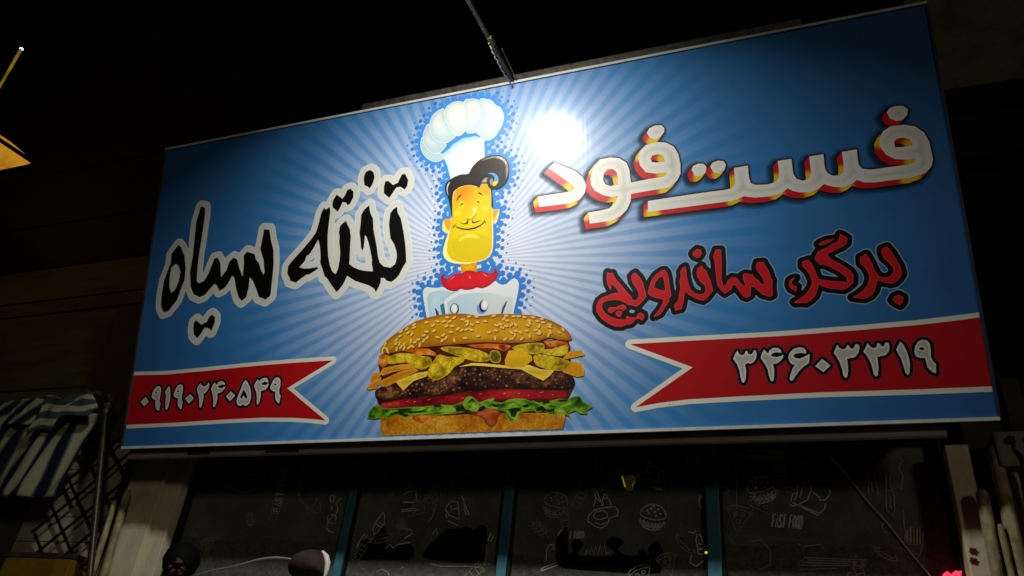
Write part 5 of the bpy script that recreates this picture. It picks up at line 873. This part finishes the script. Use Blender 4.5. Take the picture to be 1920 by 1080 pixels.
# ------------------------------------------------------------------ flood lamp on its arm
A0 = Vector((2.502, -0.520, Z0+1.90)); LP = Vector((2.355, -1.93, Z0+1.890))
lamp = empty('sign_lamp', A0)
tag(lamp, 'flood lamp on a long thin arm reaching out from the top edge of the sign', 'lamp')
def rel(p): return Vector(p)-A0
LH = LP+Vector((0, -0.02, 0.10))
mid = A0.lerp(LH, 0.22)
b = MB().obox(rel(A0+Vector((0,0.10,0.005))), rel(LH), 0.019, 0.019); build('arm', b, M_RUST, lamp)
b = MB().obox(rel(A0+Vector((0,0.12,0.02))), rel(mid+Vector((0,0,0.012))), 0.018, 0.012); build('arm_sleeve', b, M_STEEL, lamp)
b = MB().obox(rel(A0.lerp(LH,0.20)+Vector((0,0,0.004))), rel(A0.lerp(LH,0.235)+Vector((0,0,0.002))), 0.024, 0.024); build('tape_band', b, rough_mat('yellowed_tape', (104,96,62), (130,118,76), 40, 0.6), lamp)
pts = []
for k in range(40):
    t = k/39; pts.append(rel(A0.lerp(mid, t)+Vector((-0.012+0.0022*math.sin(k*1.3), 0.0, -0.014+0.002*math.cos(k*1.7)-0.02*math.sin(math.pi*t)))))
build('cable', MB().tube(pts, 0.004, 6), M_WHITEPAINT, lamp)
build('brace_wire', MB().tube([rel(A0+Vector((0.02,0.02,0.0))), rel(A0.lerp(LH,0.16)+Vector((0.02,0,0.03)))], 0.004, 6), M_RUST, lamp)
# lamp head, aimed steeply down at the sign
AIM = Vector((0, math.cos(TILT)*math.cos(math.radians(63)) - math.sin(math.radians(63))*(-math.sin(TILT)), math.sin(TILT)*math.cos(math.radians(63)) - math.sin(math.radians(63))*math.cos(TILT))).normalized()
AIM = (AIM + Vector((-0.02, 0, 0))).normalized()
q = AIM.to_track_quat('-Z', 'Y'); Rm = q.to_matrix()
def head(p): return rel(LP + Rm @ Vector(p))
b = MB()
def tbox(b, a, c, ch=0.0):
    t = MB().box(a, c, ch); b.add([head(v) for v in t.v], t.f)
tbox(b, (-0.17, -0.13, 0.008), (0.17, 0.13, 0.06), 0.012)
for k in range(9): tbox(b, (-0.15+k*0.0345, -0.11, 0.061), (-0.142+k*0.0345, 0.11, 0.09))
tbox(b, (-0.17, -0.13, -0.004), (-0.155, 0.13, 0.007)); tbox(b, (0.155, -0.13, -0.004), (0.17, 0.13, 0.007))
tbox(b, (-0.154, -0.13, -0.004), (0.154, -0.115, 0.007)); tbox(b, (-0.154, 0.115, -0.004), (0.154, 0.13, 0.007))
build('housing', b, M_BLACKM, lamp)
b = MB(); tbox(b, (-0.153, -0.113, 0.0), (0.153, 0.113, 0.006)); build('lens', b, emit_mat('lit_lamp_lens', (255, 252, 240), 6.0), lamp)
b = MB(); 
for s in (-1, 1): b.obox(head((s*0.178, 0, 0.03)), head((s*0.178, 0, 0.12)), 0.008, 0.03)
b.obox(head((-0.178, 0, 0.12)), head((0.178, 0, 0.12)), 0.03, 0.008); build('bracket', b, M_BLACKM, lamp)
ld = bpy.data.lights.new('flood_light', 'AREA'); lo_ = bpy.data.objects.new('flood_light', ld); COL.objects.link(lo_)
ld.shape = 'RECTANGLE'; ld.size = 0.22; ld.size_y = 0.20; ld.energy = 31.5; ld.color = (1.0, 0.99, 0.93); ld.spread = math.radians(128)
lo_.parent = lamp; lo_.location = head((0, 0, -0.012)); lo_.rotation_euler = q.to_euler()

# ------------------------------------------------------------------ neighbour on the left: cladding, shutter, gate, awning
nl = empty('neighbour_wall', (0, 0, 0)); tag(nl, 'dark brown boarded wall of the neighbouring building left of the sign', 'wall')
M_CLADSHADE = rough_mat('cladding_painted_shade', (24,22,14), (32,29,18), 5, 0.85, bump=0.25, spec=0.15, stretch=(0.4,1,2.5))  # darker copy of the cladding, shade painted into its colour
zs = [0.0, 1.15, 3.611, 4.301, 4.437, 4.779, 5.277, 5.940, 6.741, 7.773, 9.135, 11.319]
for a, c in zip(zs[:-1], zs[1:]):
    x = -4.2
    b = MB().box((x, 0.44+0.008*random.random(), a+0.008), (-0.56, 0.56, c-0.008), 0.006); build('board', b, M_CLAD if a < zs[5]-0.01 else M_CLADSHADE, nl)  # upper boards take the dark copy: lamplight fading out is painted in
b = MB().box((-4.2, 0.57, 0), (-0.57, 0.75, zs[5])); build('wall', b, M_STUCCO, nl)
# pale shutter behind the gate
gx0, gx1 = -1.085, -0.393
b = MB()
sh = empty('roller_shutter', (0,0,0)); tag(sh, 'pale grey-green shutter panel behind the black diamond gate', 'shutter')
z = 1.2
while z < 3.214-0.02:
    zt = min(z+0.16, 3.214); b = MB().box((gx0, 0.405, z+0.002), (gx1, 0.43, zt-0.002), 0.004); build('slat', b, rough_mat('grey_green_metal', (150,148,118), (180,176,142), 6, 0.6) if z == 1.2 else bpy.data.materials['grey_green_metal'], sh); z += 0.16
# diamond gate: crossing flat bars
gate = empty('diamond_gate', (0,0,0)); tag(gate, 'black sliding gate of crossed flat bars left of the shop window', 'gate')
gz0, gz1 = 1.25, 3.190
GX0, GX1 = -0.864, -0.273
def clipseg(p, d):
    t0, t1 = -9, 9
    for lo, hi, pp, dd in ((GX0, GX1, p[0], d[0]), (gz0, gz1, p[1], d[1])):
        a, c = (lo-pp)/dd, (hi-pp)/dd; a, c = min(a,c), max(a,c); t0, t1 = max(t0,a), min(t1,c)
    return (t0, t1)
sx, sz = 0.25, 0.225
nb = 0
for fam in (1, -1):
    for k in range(-16, 17):
        p = (GX0+k*sx, gz1); d = (fam*sx, -sz)
        t0, t1 = clipseg(p, d)
        if t1-t0 < 0.25: continue
        a = (p[0]+d[0]*t0, 0.335+0.012*fam, p[1]+d[1]*t0); c = (p[0]+d[0]*t1, 0.335+0.012*fam, p[1]+d[1]*t1)
        build('bar', MB().obox(a, c, 0.016, 0.010, up=(0,1,0)), rough_mat('gate_paint', (12,11,9), (30,28,22), 9, 0.5) if nb == 0 else bpy.data.materials['gate_paint'], gate); nb += 1
# mustard box under the gate
yb = MB().box((-0.896, 0.24, 1.9), (-0.345, 0.40, 2.345), 0.01)
yo = empty('mustard_board', (0,0,0)); tag(yo, 'mustard yellow board at the lower left below the gate', 'board')
build('panel', yb, rough_mat('mustard_paint', (112,84,16), (136,104,24), 7, 0.6), yo)
b = MB().box((-0.938, 0.235, 2.345+0.001), (-0.339, 0.41, 2.345+0.03)); build('top_rail', b, M_STEEL, yo)
# pole with finial
pole = empty('awning_pole', (0,0,0)); tag(pole, 'thin dark pole with a turned finial holding the striped cloth', 'pole')
pb, pt_ = Vector((-0.070, 0.160, 2.235)), Vector((-0.439, 0.160, 3.251))
pd = (pb-pt_).normalized()
build('shaft', MB().tube([pt_, pb+pd*2.2], 0.021, 12), rough_mat('bronze_pole', (58,52,42), (84,76,60), 14, 0.4, metal=0.5), pole, smooth=True)
b = MB(); base = (pt_.x, pt_.y, pt_.z)
b.lathe(base, [(0.0,-0.002),(0.026,0.0),(0.03,0.02),(0.018,0.03),(0.034,0.045),(0.036,0.06),(0.018,0.072),(0.024,0.085),(0.032,0.105),(0.022,0.13),(0.008,0.145),(0.0,0.15)], 16)
build('finial', b, rough_mat('tarnished_finial', (90,88,80), (140,136,122), 20, 0.35, metal=0.6), pole, smooth=True)
# striped cloth
def cloth_mat():
    mt, nt, b = new_mat('woven_striped_cloth'); N = nt.nodes; L = nt.links
    at = N.new('ShaderNodeAttribute'); at.attribute_name = 'Col'; L.new(at.outputs['Color'], b.inputs['Base Color'])
    b.inputs['Roughness'].default_value = 0.9; b.inputs['Specular IOR Level'].default_value = 0.1
    tc = N.new('ShaderNodeTexCoord'); n = N.new('ShaderNodeTexNoise'); n.inputs['Scale'].default_value = 60; bp = N.new('ShaderNodeBump'); bp.inputs['Strength'].default_value = 0.3; bp.inputs['Distance'].default_value = 0.01
    L.new(tc.outputs['Object'], n.inputs['Vector']); L.new(n.outputs['Fac'], bp.inputs['Height']); L.new(bp.outputs[0], b.inputs['Normal'])
    return mt
M_CLOTH = cloth_mat()
def cloth(name, parent, tl, tr, bl, br, yf, stripe, ns, nt_, waves=20.0, ripple=0.03, wob=1.0):
    tl, tr, bl, br = [np.array(p) for p in (tl, tr, bl, br)]
    vs = []; cols = []
    for j in range(nt_+1):
        for i in range(ns+1):
            s, t = i/ns, j/nt_
            p = (tl*(1-s)+tr*s)*(1-t)+(bl*(1-s)+br*s)*t
            y = yf + ripple*math.sin(s*waves+1.0*t)*(0.3+0.7*t)+0.45*ripple*math.sin(s*waves*2.3+t*4)+0.25*ripple*math.sin(s*waves*4.1+t*9+2*math.sin(t*6))
            vs.append((p[0]+wob*0.010*math.sin(t*5+s*11)*t, y, p[1]+wob*(0.014*math.sin(s*9+1)*(1-t)+0.010*math.sin(s*13)*t)))
            cols.append(stripe(s, t))
    fs = [(j*(ns+1)+i, j*(ns+1)+i+1, (j+1)*(ns+1)+i+1, (j+1)*(ns+1)+i) for j in range(nt_) for i in range(ns)]
    n0 = len(vs)                                        # a second skin just behind gives the cloth its thickness
    vs2 = vs + [(x, y+0.004, z) for x, y, z in vs]; fs2 = fs + [tuple(q+n0 for q in f[::-1]) for f in fs]
    rim = [i for i in range(ns)] 
    for i in range(ns): fs2 += [(i+1, i, n0+i, n0+i+1), (nt_*(ns+1)+i, nt_*(ns+1)+i+1, n0+nt_*(ns+1)+i+1, n0+nt_*(ns+1)+i)]
    for j in range(nt_):
        a, c = j*(ns+1), (j+1)*(ns+1); fs2 += [(a, c, n0+c, n0+a), (c+ns, a+ns, n0+a+ns, n0+c+ns)]
    o = mesh_obj(name, vs2, fs2, M_CLOTH, parent, True)
    ca = o.data.color_attributes.new('Col', 'FLOAT_COLOR', 'POINT')
    ca.data.foreach_set('color', np.array([(*c, 1) for c in cols+cols], np.float32).ravel())
    return o
CR, NV, SL = lin((160,160,130)), lin((24,30,42)), lin((84,92,96))
def st1(s, t):
    f = (s*10.6+0.12) % 1.0
    return CR if f < 0.50 else (SL if f < 0.56 else NV if f < 0.96 else SL)
def st2(s, t):
    f = (t*2.3+0.12*s+0.42) % 1.0
    return CR*1.05 if f < 0.46 else (NV*0.5+SL*0.5 if f < 0.52 or f > 0.95 else lin((62,74,84)))
aw = empty('striped_awning', (0,0,0)); tag(aw, 'blue and cream striped cloth awning folded over a pole left of the sign', 'awning')
q = [(-1.982,3.149),(-0.362,3.212),(-2.179,2.694),(-0.465,2.666)]
cloth('hanging_cloth', aw, q[0], q[1], q[2], q[3], 0.05, st1, 170, 26)
q = [(-0.978,3.292),(-0.361,3.321),(-1.015,3.037),(-0.291,3.167)]
q2 = [(-0.804,3.297),(-0.370,3.317),(-0.835,3.047),(-0.303,3.185)]
cloth('folded_flap', aw, q2[0], q2[1], q2[2], q2[3], -0.03, st2, 50, 44, waves=5.0, ripple=0.03, wob=1.6)
q3 = [(-1.775,3.275),(-0.795,3.304),(-1.734,3.134),(-0.840,3.138)]
cloth('folded_flap', aw, q3[0], q3[1], q3[2], q3[3], 0.0, lambda s, t: st1(s*0.62+0.1*t, t), 110, 16, ripple=0.02)
b = MB().tube([(-0.402, 0.030, 3.332), (-1.561, 0.030, 3.257)], 0.016, 8); build('rail', b, M_STEEL, aw)
# pipes left of the window
def pipe(name, label, pts, r, group):
    o = build(name, MB().tube(pts, r, 14), M_CREAM, smooth=True); return tag(o, label, 'pipe', group)
def capped(top, bot, ext=2.0):
    t, bt = Vector(top), Vector(bot); d = (bt-t).normalized()
    return [t-d*0.004, t+d*0.012, t+d*0.03, bt, bt+d*ext]
def pipe2(label, top, bot, r, group):
    P = capped(top, bot, 1.6); o = build('cream_pipe', MB().tube(P, [r*0.55, r*0.9, r, r, r], 14), M_CREAM, smooth=True)
    return tag(o, label, 'pipe', group)
pipe2('thinner cream pipe rising at the left edge of the left pilaster', (-0.214, 0.280, 2.703), (-0.185, 0.280, 2.257), 0.018, 'cream pipes beside the window')
pipe2('thicker cream pipe standing against the left pilaster', (-0.163, 0.300, 2.777), (-0.116, 0.300, 2.263), 0.023, 'cream pipes beside the window')
b = MB().tube([(-0.309, 0.330, 3.259), (-0.236, 0.330, 2.839)], 0.008, 8); tag(build('conduit', b, M_STEEL), 'thin dark conduit under the left corner of the sign', 'conduit')
# ------------------------------------------------------------------ right side
nr = empty('neighbour_building', (0,0,0)); tag(nr, 'dark brown rendered building beyond the right end of the sign', 'building')
zt = 5.170
b = MB().box((4.74, 0.42, zt), (9.0, 1.2, zt+2.6)); build('upper_wall', b, M_STUCCO, nr)
b = MB().box((4.74, 0.62, 0), (9.0, 1.2, zt-0.002)); build('wall', b, M_CLADSHADE, nr)  # lower wall and ledge: the unlit tone is painted into the material
b = MB().box((4.74, 0.50, 4.770-0.06), (9.0, 0.615, 4.770), 0.008); build('ledge', b, M_CLADSHADE, nr)
b = MB().box((XR1+0.022, 0.44, 0), (XR1+0.21, 0.615, Z0+0.35), 0.005).box((XR1+0.212, 0.40, 0), (XR1+0.29, 0.615, Z0+0.35), 0.005); build('door_jamb', b, M_SHOPWALL, nr)
pipe2('tallest cream pipe right of the window, below the meter box', (4.625, 0.300, 2.941), (4.619, 0.300, 2.435), 0.029, 'cream pipes beside the window')
pipe2('middle cream pipe with a rounded top beside the right pilaster', (4.542, 0.300, 2.741), (4.535, 0.300, 2.392), 0.026, 'cream pipes beside the window')
pipe2('short slim cream pipe low between the two thicker right pipes', (4.576, 0.270, 2.587), (4.576, 0.270, 2.397), 0.013, 'cream pipes beside the window')
pipe2('stub of cream pipe hanging just under the meter box', (4.682, 0.330, 2.842), (4.684, 0.330, 2.754), 0.018, 'cream pipes beside the window').scale = (1,1,1)
mbx = empty('meter_box', (0,0,0)); tag(mbx, 'pale grey meter box with loose dark wires at the right edge', 'meter box')
p0, p1 = (4.626, 0.260, 2.852), (4.795, 0.260, 2.990)
build('case', MB().box((p0[0], 0.26, p0[2]-0.02), (p0[0]+0.34, 0.42, p1[2]), 0.012), rough_mat('grey_plastic_case', (126,124,104), (156,152,128), 8, 0.55, bump=0.2), mbx)
for k in range(5):
    c0_ = Vector((p0[0]+0.07+0.05*k, 0.255, p1[2]-0.05-0.02*random.random())); pts = [c0_]
    for j in range(7): pts.append(pts[-1]+Vector((0.03*(random.random()-.4), -0.006+0.010*random.random(), -0.032)))
    build('loose_wire', MB().tube(pts, 0.006, 6), M_BLACKM, mbx)
for k in range(4): build('knob', MB().lathe((p0[0]+0.06+0.07*k, 0.252, p1[2]-0.045), [(0,-0.014),(0.016,-0.012),(0.016,0.012),(0,0.014)], 10), M_BLACKM, mbx)
# painted marks on the pilaster
b = MB()
for (x, y) in ((1823,1034),(1828,1036),(1833,1033),(1824,1050),(1829,1053),(1834,1050)):
    pass
for px_ in ((4.469, 0.357, 2.503), (4.482, 0.357, 2.501), (4.463, 0.357, 2.464), (4.476, 0.357, 2.460)):
    b.box((px_[0]-0.006, 0.3565, px_[2]-0.013), (px_[0]+0.004, 0.3585, px_[2]+0.013)).box((px_[0]-0.010, 0.3566, px_[2]-0.004), (px_[0]+0.011, 0.3584, px_[2]+0.002))
build('painted_mark', b, rough_mat('dark_red_ink', (70,26,20), (96,38,28), 40, 0.7), pr)
# red neon at the window's lower right
ne = empty('neon_light', (0,0,0)); tag(ne, 'small glowing pink-red neon tube at the lower right of the window', 'light')
NP = [(x, 0.46, z) for x, z in [(4.356,2.408),(4.368,2.427),(4.378,2.434),(4.384,2.425),(4.390,2.416),(4.400,2.427),(4.415,2.439),(4.425,2.442),(4.419,2.424),(4.411,2.403)]]
M_NEON = emit_mat('pink_neon', (255, 46, 74), 1.6)
build('tube', MB().tube(NP, 0.008, 8), M_NEON, ne, smooth=True)
build('bracket', MB().box((NP[0][0]-0.02, 0.475, NP[0][2]-0.18), (NP[-1][0]+0.02, 0.488, NP[0][2]-0.03)), M_BLACKM, ne)
pl_ = bpy.data.lights.new('neon_glow', 'POINT'); po = bpy.data.objects.new('neon_glow', pl_); COL.objects.link(po); po.parent = ne
pl_.energy = 0.09; pl_.color = (1.0, 0.10, 0.10); pl_.shadow_soft_size = 0.04; po.location = (XR0+0.02, 0.16, 2.317)
# ------------------------------------------------------------------ things hanging inside the window
pen = empty('pendant_lamp', (0,0,0)); tag(pen, 'small amber cone shade hanging on a cord inside the third pane', 'pendant lamp')
pc_ = Vector((2.852, 1.100, 3.054)); k_ = (2.900-2.803)/2
def amber():
    mt, nt, b = new_mat('amber_glass'); b.inputs['Base Color'].default_value = (*lin((200,140,20)),1); b.inputs['Roughness'].default_value = 0.2
    b.inputs['Emission Color'].default_value = (*lin((230,180,20)),1); b.inputs['Emission Strength'].default_value = 0.06; return mt
build('shade', MB().lathe(pc_, [(0.0, 0.045),(k_*0.96, 0.044),(k_, 0.040),(k_*0.72, 0.0),(k_*0.44,-0.038),(k_*0.34,-0.044),(0.0,-0.042)], 20), amber(), pen, smooth=True)
b = MB().lathe(pc_, [(k_*1.02, 0.042),(k_*1.03,0.049),(k_*0.98,0.053),(0.0,0.053)], 20); build('rim', b, rough_mat('brass_rim', (150,120,40), (190,160,70), 10, 0.3, metal=0.8), pen, smooth=True)
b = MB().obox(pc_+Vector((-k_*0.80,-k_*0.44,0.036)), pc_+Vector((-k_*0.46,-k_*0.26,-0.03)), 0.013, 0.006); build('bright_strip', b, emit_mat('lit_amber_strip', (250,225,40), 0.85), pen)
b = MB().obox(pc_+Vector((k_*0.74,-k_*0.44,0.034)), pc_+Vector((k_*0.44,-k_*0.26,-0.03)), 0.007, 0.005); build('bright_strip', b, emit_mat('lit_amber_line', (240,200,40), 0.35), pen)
build('cord', MB().tube([pc_+Vector((0,0,0.05)), Vector((pc_.x, pc_.y, ZW+0.03))], 0.005, 6), M_WHITEPAINT, pen)
sh_ = empty('hanging_shade', (0,0,0)); tag(sh_, 'dark brown dome shade with a white rim on a chrome rod before the first pane', 'lampshade')
def trl(y, pts): return pts
sp = [(1.292,2.289),(1.301,2.334),(1.328,2.373),(1.373,2.395),(1.421,2.401),(1.461,2.393),(1.485,2.366),(1.500,2.321),(1.497,2.277),(1.414,2.244),(1.336,2.256)]
C_ = np.array(sp).mean(0); mb = MB(); n = len(sp)
sp2 = [tuple(p) for p in smooth_c(np.array(sp), 3)]; n = len(sp2)
rings = [(1.0, 0.0), (0.93, -0.035), (0.76, -0.07), (0.5, -0.095), (0.22, -0.105)]
vs = [(C_[0]+(p[0]-C_[0])*f, 0.14+dy, C_[1]+(p[1]-C_[1])*f) for f, dy in rings for p in sp2]
fs = [(i*n+k, i*n+(k+1)%n, (i+1)*n+(k+1)%n, (i+1)*n+k) for i in range(len(rings)-1) for k in range(n)] + [tuple((len(rings)-1)*n+k for k in range(n)), tuple(range(n))[::-1]]
mb.add(vs, fs); build('dome', mb, rough_mat('brown_woven_shade', (40,28,18), (72,52,34), 30, 0.6, bump=0.5, stretch=(3,1,0.6)), sh_, smooth=True)
rim = [(x, 0.135, z) for x, z in [(1.461,2.395),(1.493,2.368),(1.508,2.337),(1.511,2.307),(1.507,2.270)]]
build('rim', MB().tube(rim, [0.006,0.013,0.014,0.012,0.006], 8), emit_mat('white_rim_glow', (220,220,210), 0.10), sh_, smooth=True)  # rim emits faintly, lamplight on it put into the material
rim = [(x, 0.135, z) for x, z in [(1.293,2.284),(1.315,2.280),(1.339,2.283),(1.359,2.272)]]
build('rim', MB().tube(rim, [0.006,0.012,0.014,0.010], 8), M_WHITEPAINT, sh_, smooth=True)
rod = [(x, 0.12, z) for x, z in [(0.709,2.251),(0.792,2.275),(0.851,2.287),(0.920,2.297),(0.977,2.311),(1.034,2.327),(1.084,2.339),(1.142,2.349),(1.201,2.353),(1.262,2.351),(1.319,2.343)]]
rod = [tuple(np.array(p)) for p in rod]
build('rod', MB().tube(rod, [0.003,0.003,0.0035,0.004,0.005,0.006,0.007,0.0075,0.0075,0.006,0.005], 8), rough_mat('polished_chrome', (190,190,186), (226,226,222), 10, 0.2, metal=0.55, bump=0.02), sh_, smooth=True)
bk = empty('round_basket', (0,0,0)); tag(bk, 'round black basket of dull pink scraps before the left end of the window', 'basket')
bc = Vector((0.496, 0.220, 2.344)); br_ = 0.86*(0.615-0.496)
build('bowl', MB().lathe(bc, [(0,-br_*1.0),(br_*.5,-br_*.87),(br_*.86,-br_*.5),(br_*1.0,0.0),(br_*.9,br_*.45),(br_*.62,br_*.8),(br_*.4,br_*.9),(br_*.36,br_*.86),(br_*.5,br_*.6),(0,br_*.3)], 20), M_MATTBLACK, bk, smooth=True)
for k in range(9):
    p_ = bc+(cam.location-bc).normalized()*br_*1.0+Vector((br_*(random.random()-.5)*1.1, 0.0, br_*(random.random()-.62)*1.1)); t = MB(); r = br_*0.16
    ring_ = [p_+Vector((r*math.cos(a)*(0.5+random.random()), -0.02*random.random(), r*math.sin(a)*(0.5+random.random()))) for a in [j*math.pi/4 for j in range(8)]]
    t.add([p_+Vector((0,-0.03,0))]+ring_+[p_+Vector((0,0.03,0))], [(0,1+j,1+(j+1)%8) for j in range(8)]+[(9,1+(j+1)%8,1+j) for j in range(8)])
    build('scrap', t, [rough_mat('pink_scrap', (70,24,36), (110,44,60), 20, 0.7), M_STEEL][k % 2] if k < 2 else [bpy.data.materials['pink_scrap'], M_STEEL][k % 2], bk)
# small warm fairy light and gold ornament in the fourth pane
orn = empty('gold_ornament', (0,0,0)); tag(orn, 'tiny gold tinsel ornament at the lower left of the fourth pane', 'ornament')
oc = Vector((3.497, 0.600, 2.573)); b = MB()
for k in range(16):
    d_ = Vector((random.random()-.5, (random.random()-.5)*.4, random.random()-.5)).normalized()*0.05*(0.5+random.random()); b.obox(oc, oc+d_, 0.006, 0.004)
build('tinsel', b, rough_mat('gold_foil', (140,120,30), (190,165,50), 30, 0.3, metal=0.7), orn)
fl = build('indicator_light', MB().lathe(Vector((3.360, 0.510, 2.513)), [(0,-0.006),(0.005,-0.004),(0.006,0.0),(0.005,0.004),(0,0.006)], 10), emit_mat('yellow_green_led', (200,220,20), 1.2)); tag(fl, 'tiny yellow-green indicator light beside the third teal mullion', 'light')
# counter inside, catching the lamp light
ctr = empty('counter', (0,0,0)); tag(ctr, 'long dark counter with a pale front edge inside the fourth pane', 'counter')
ca, cb = Vector((3.429, 0.950, 2.707)), Vector((4.287, 0.950, 2.662))
b = MB().obox(ca, cb, 0.012, 0.020); build('edge', b, M_WHITEPAINT, ctr)
b = MB().box((min(ca.x,cb.x), 0.97, 0), (max(ca.x,cb.x)+0.3, 1.6, min(ca.z,cb.z)-0.02)); build('body', b, rough_mat('grey_counter', (60,58,52), (84,80,72), 6, 0.7), ctr)
# ------------------------------------------------------------------ lit things at the far left
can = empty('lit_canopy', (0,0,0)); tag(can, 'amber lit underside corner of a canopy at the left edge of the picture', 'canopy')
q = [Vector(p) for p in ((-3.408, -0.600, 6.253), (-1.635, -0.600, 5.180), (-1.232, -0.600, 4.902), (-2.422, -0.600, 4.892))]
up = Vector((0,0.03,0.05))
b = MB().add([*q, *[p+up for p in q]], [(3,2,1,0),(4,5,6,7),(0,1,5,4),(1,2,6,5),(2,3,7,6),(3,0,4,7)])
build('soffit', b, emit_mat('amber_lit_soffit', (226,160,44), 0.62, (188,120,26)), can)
b = MB().obox((-2.648, -0.630, 5.804), (-1.085, -0.630, 4.849), 0.016, 0.03); build('edge_rail', b, M_STEEL, can)
b = MB().obox((-1.154, -0.620, 4.850), (-2.402, -0.620, 4.821), 0.014, 0.02); build('lower_rail', b, M_BLACKM, can)
b = MB().box((q[0].x-0.1, -0.6, q[0].z-0.05), (q[0].x, 0.44, q[0].z+0.02)); build('support', b, M_STEEL, can)
tb = empty('tube_light', (0,0,0)); tag(tb, 'slim angled tube with a bright tip glowing yellow at the upper left edge', 'light')
t0, t1 = Vector((-2.366, -0.500, 6.545)), Vector((-2.318, -0.500, 5.438))
build('tube', MB().tube([t0, t0.lerp(t1, 0.5), t1], [0.013, 0.009, 0.006], 10), emit_mat('dim_yellow_tube', (196,160,50), 0.38, (120,96,30)), tb, smooth=True)
build('bright_tip', MB().lathe(t0, [(0,-0.014),(0.012,-0.010),(0.016,0.0),(0.012,0.010),(0,0.014)], 12), emit_mat('white_lit_tip', (255,250,225), 3.0), tb, smooth=True)
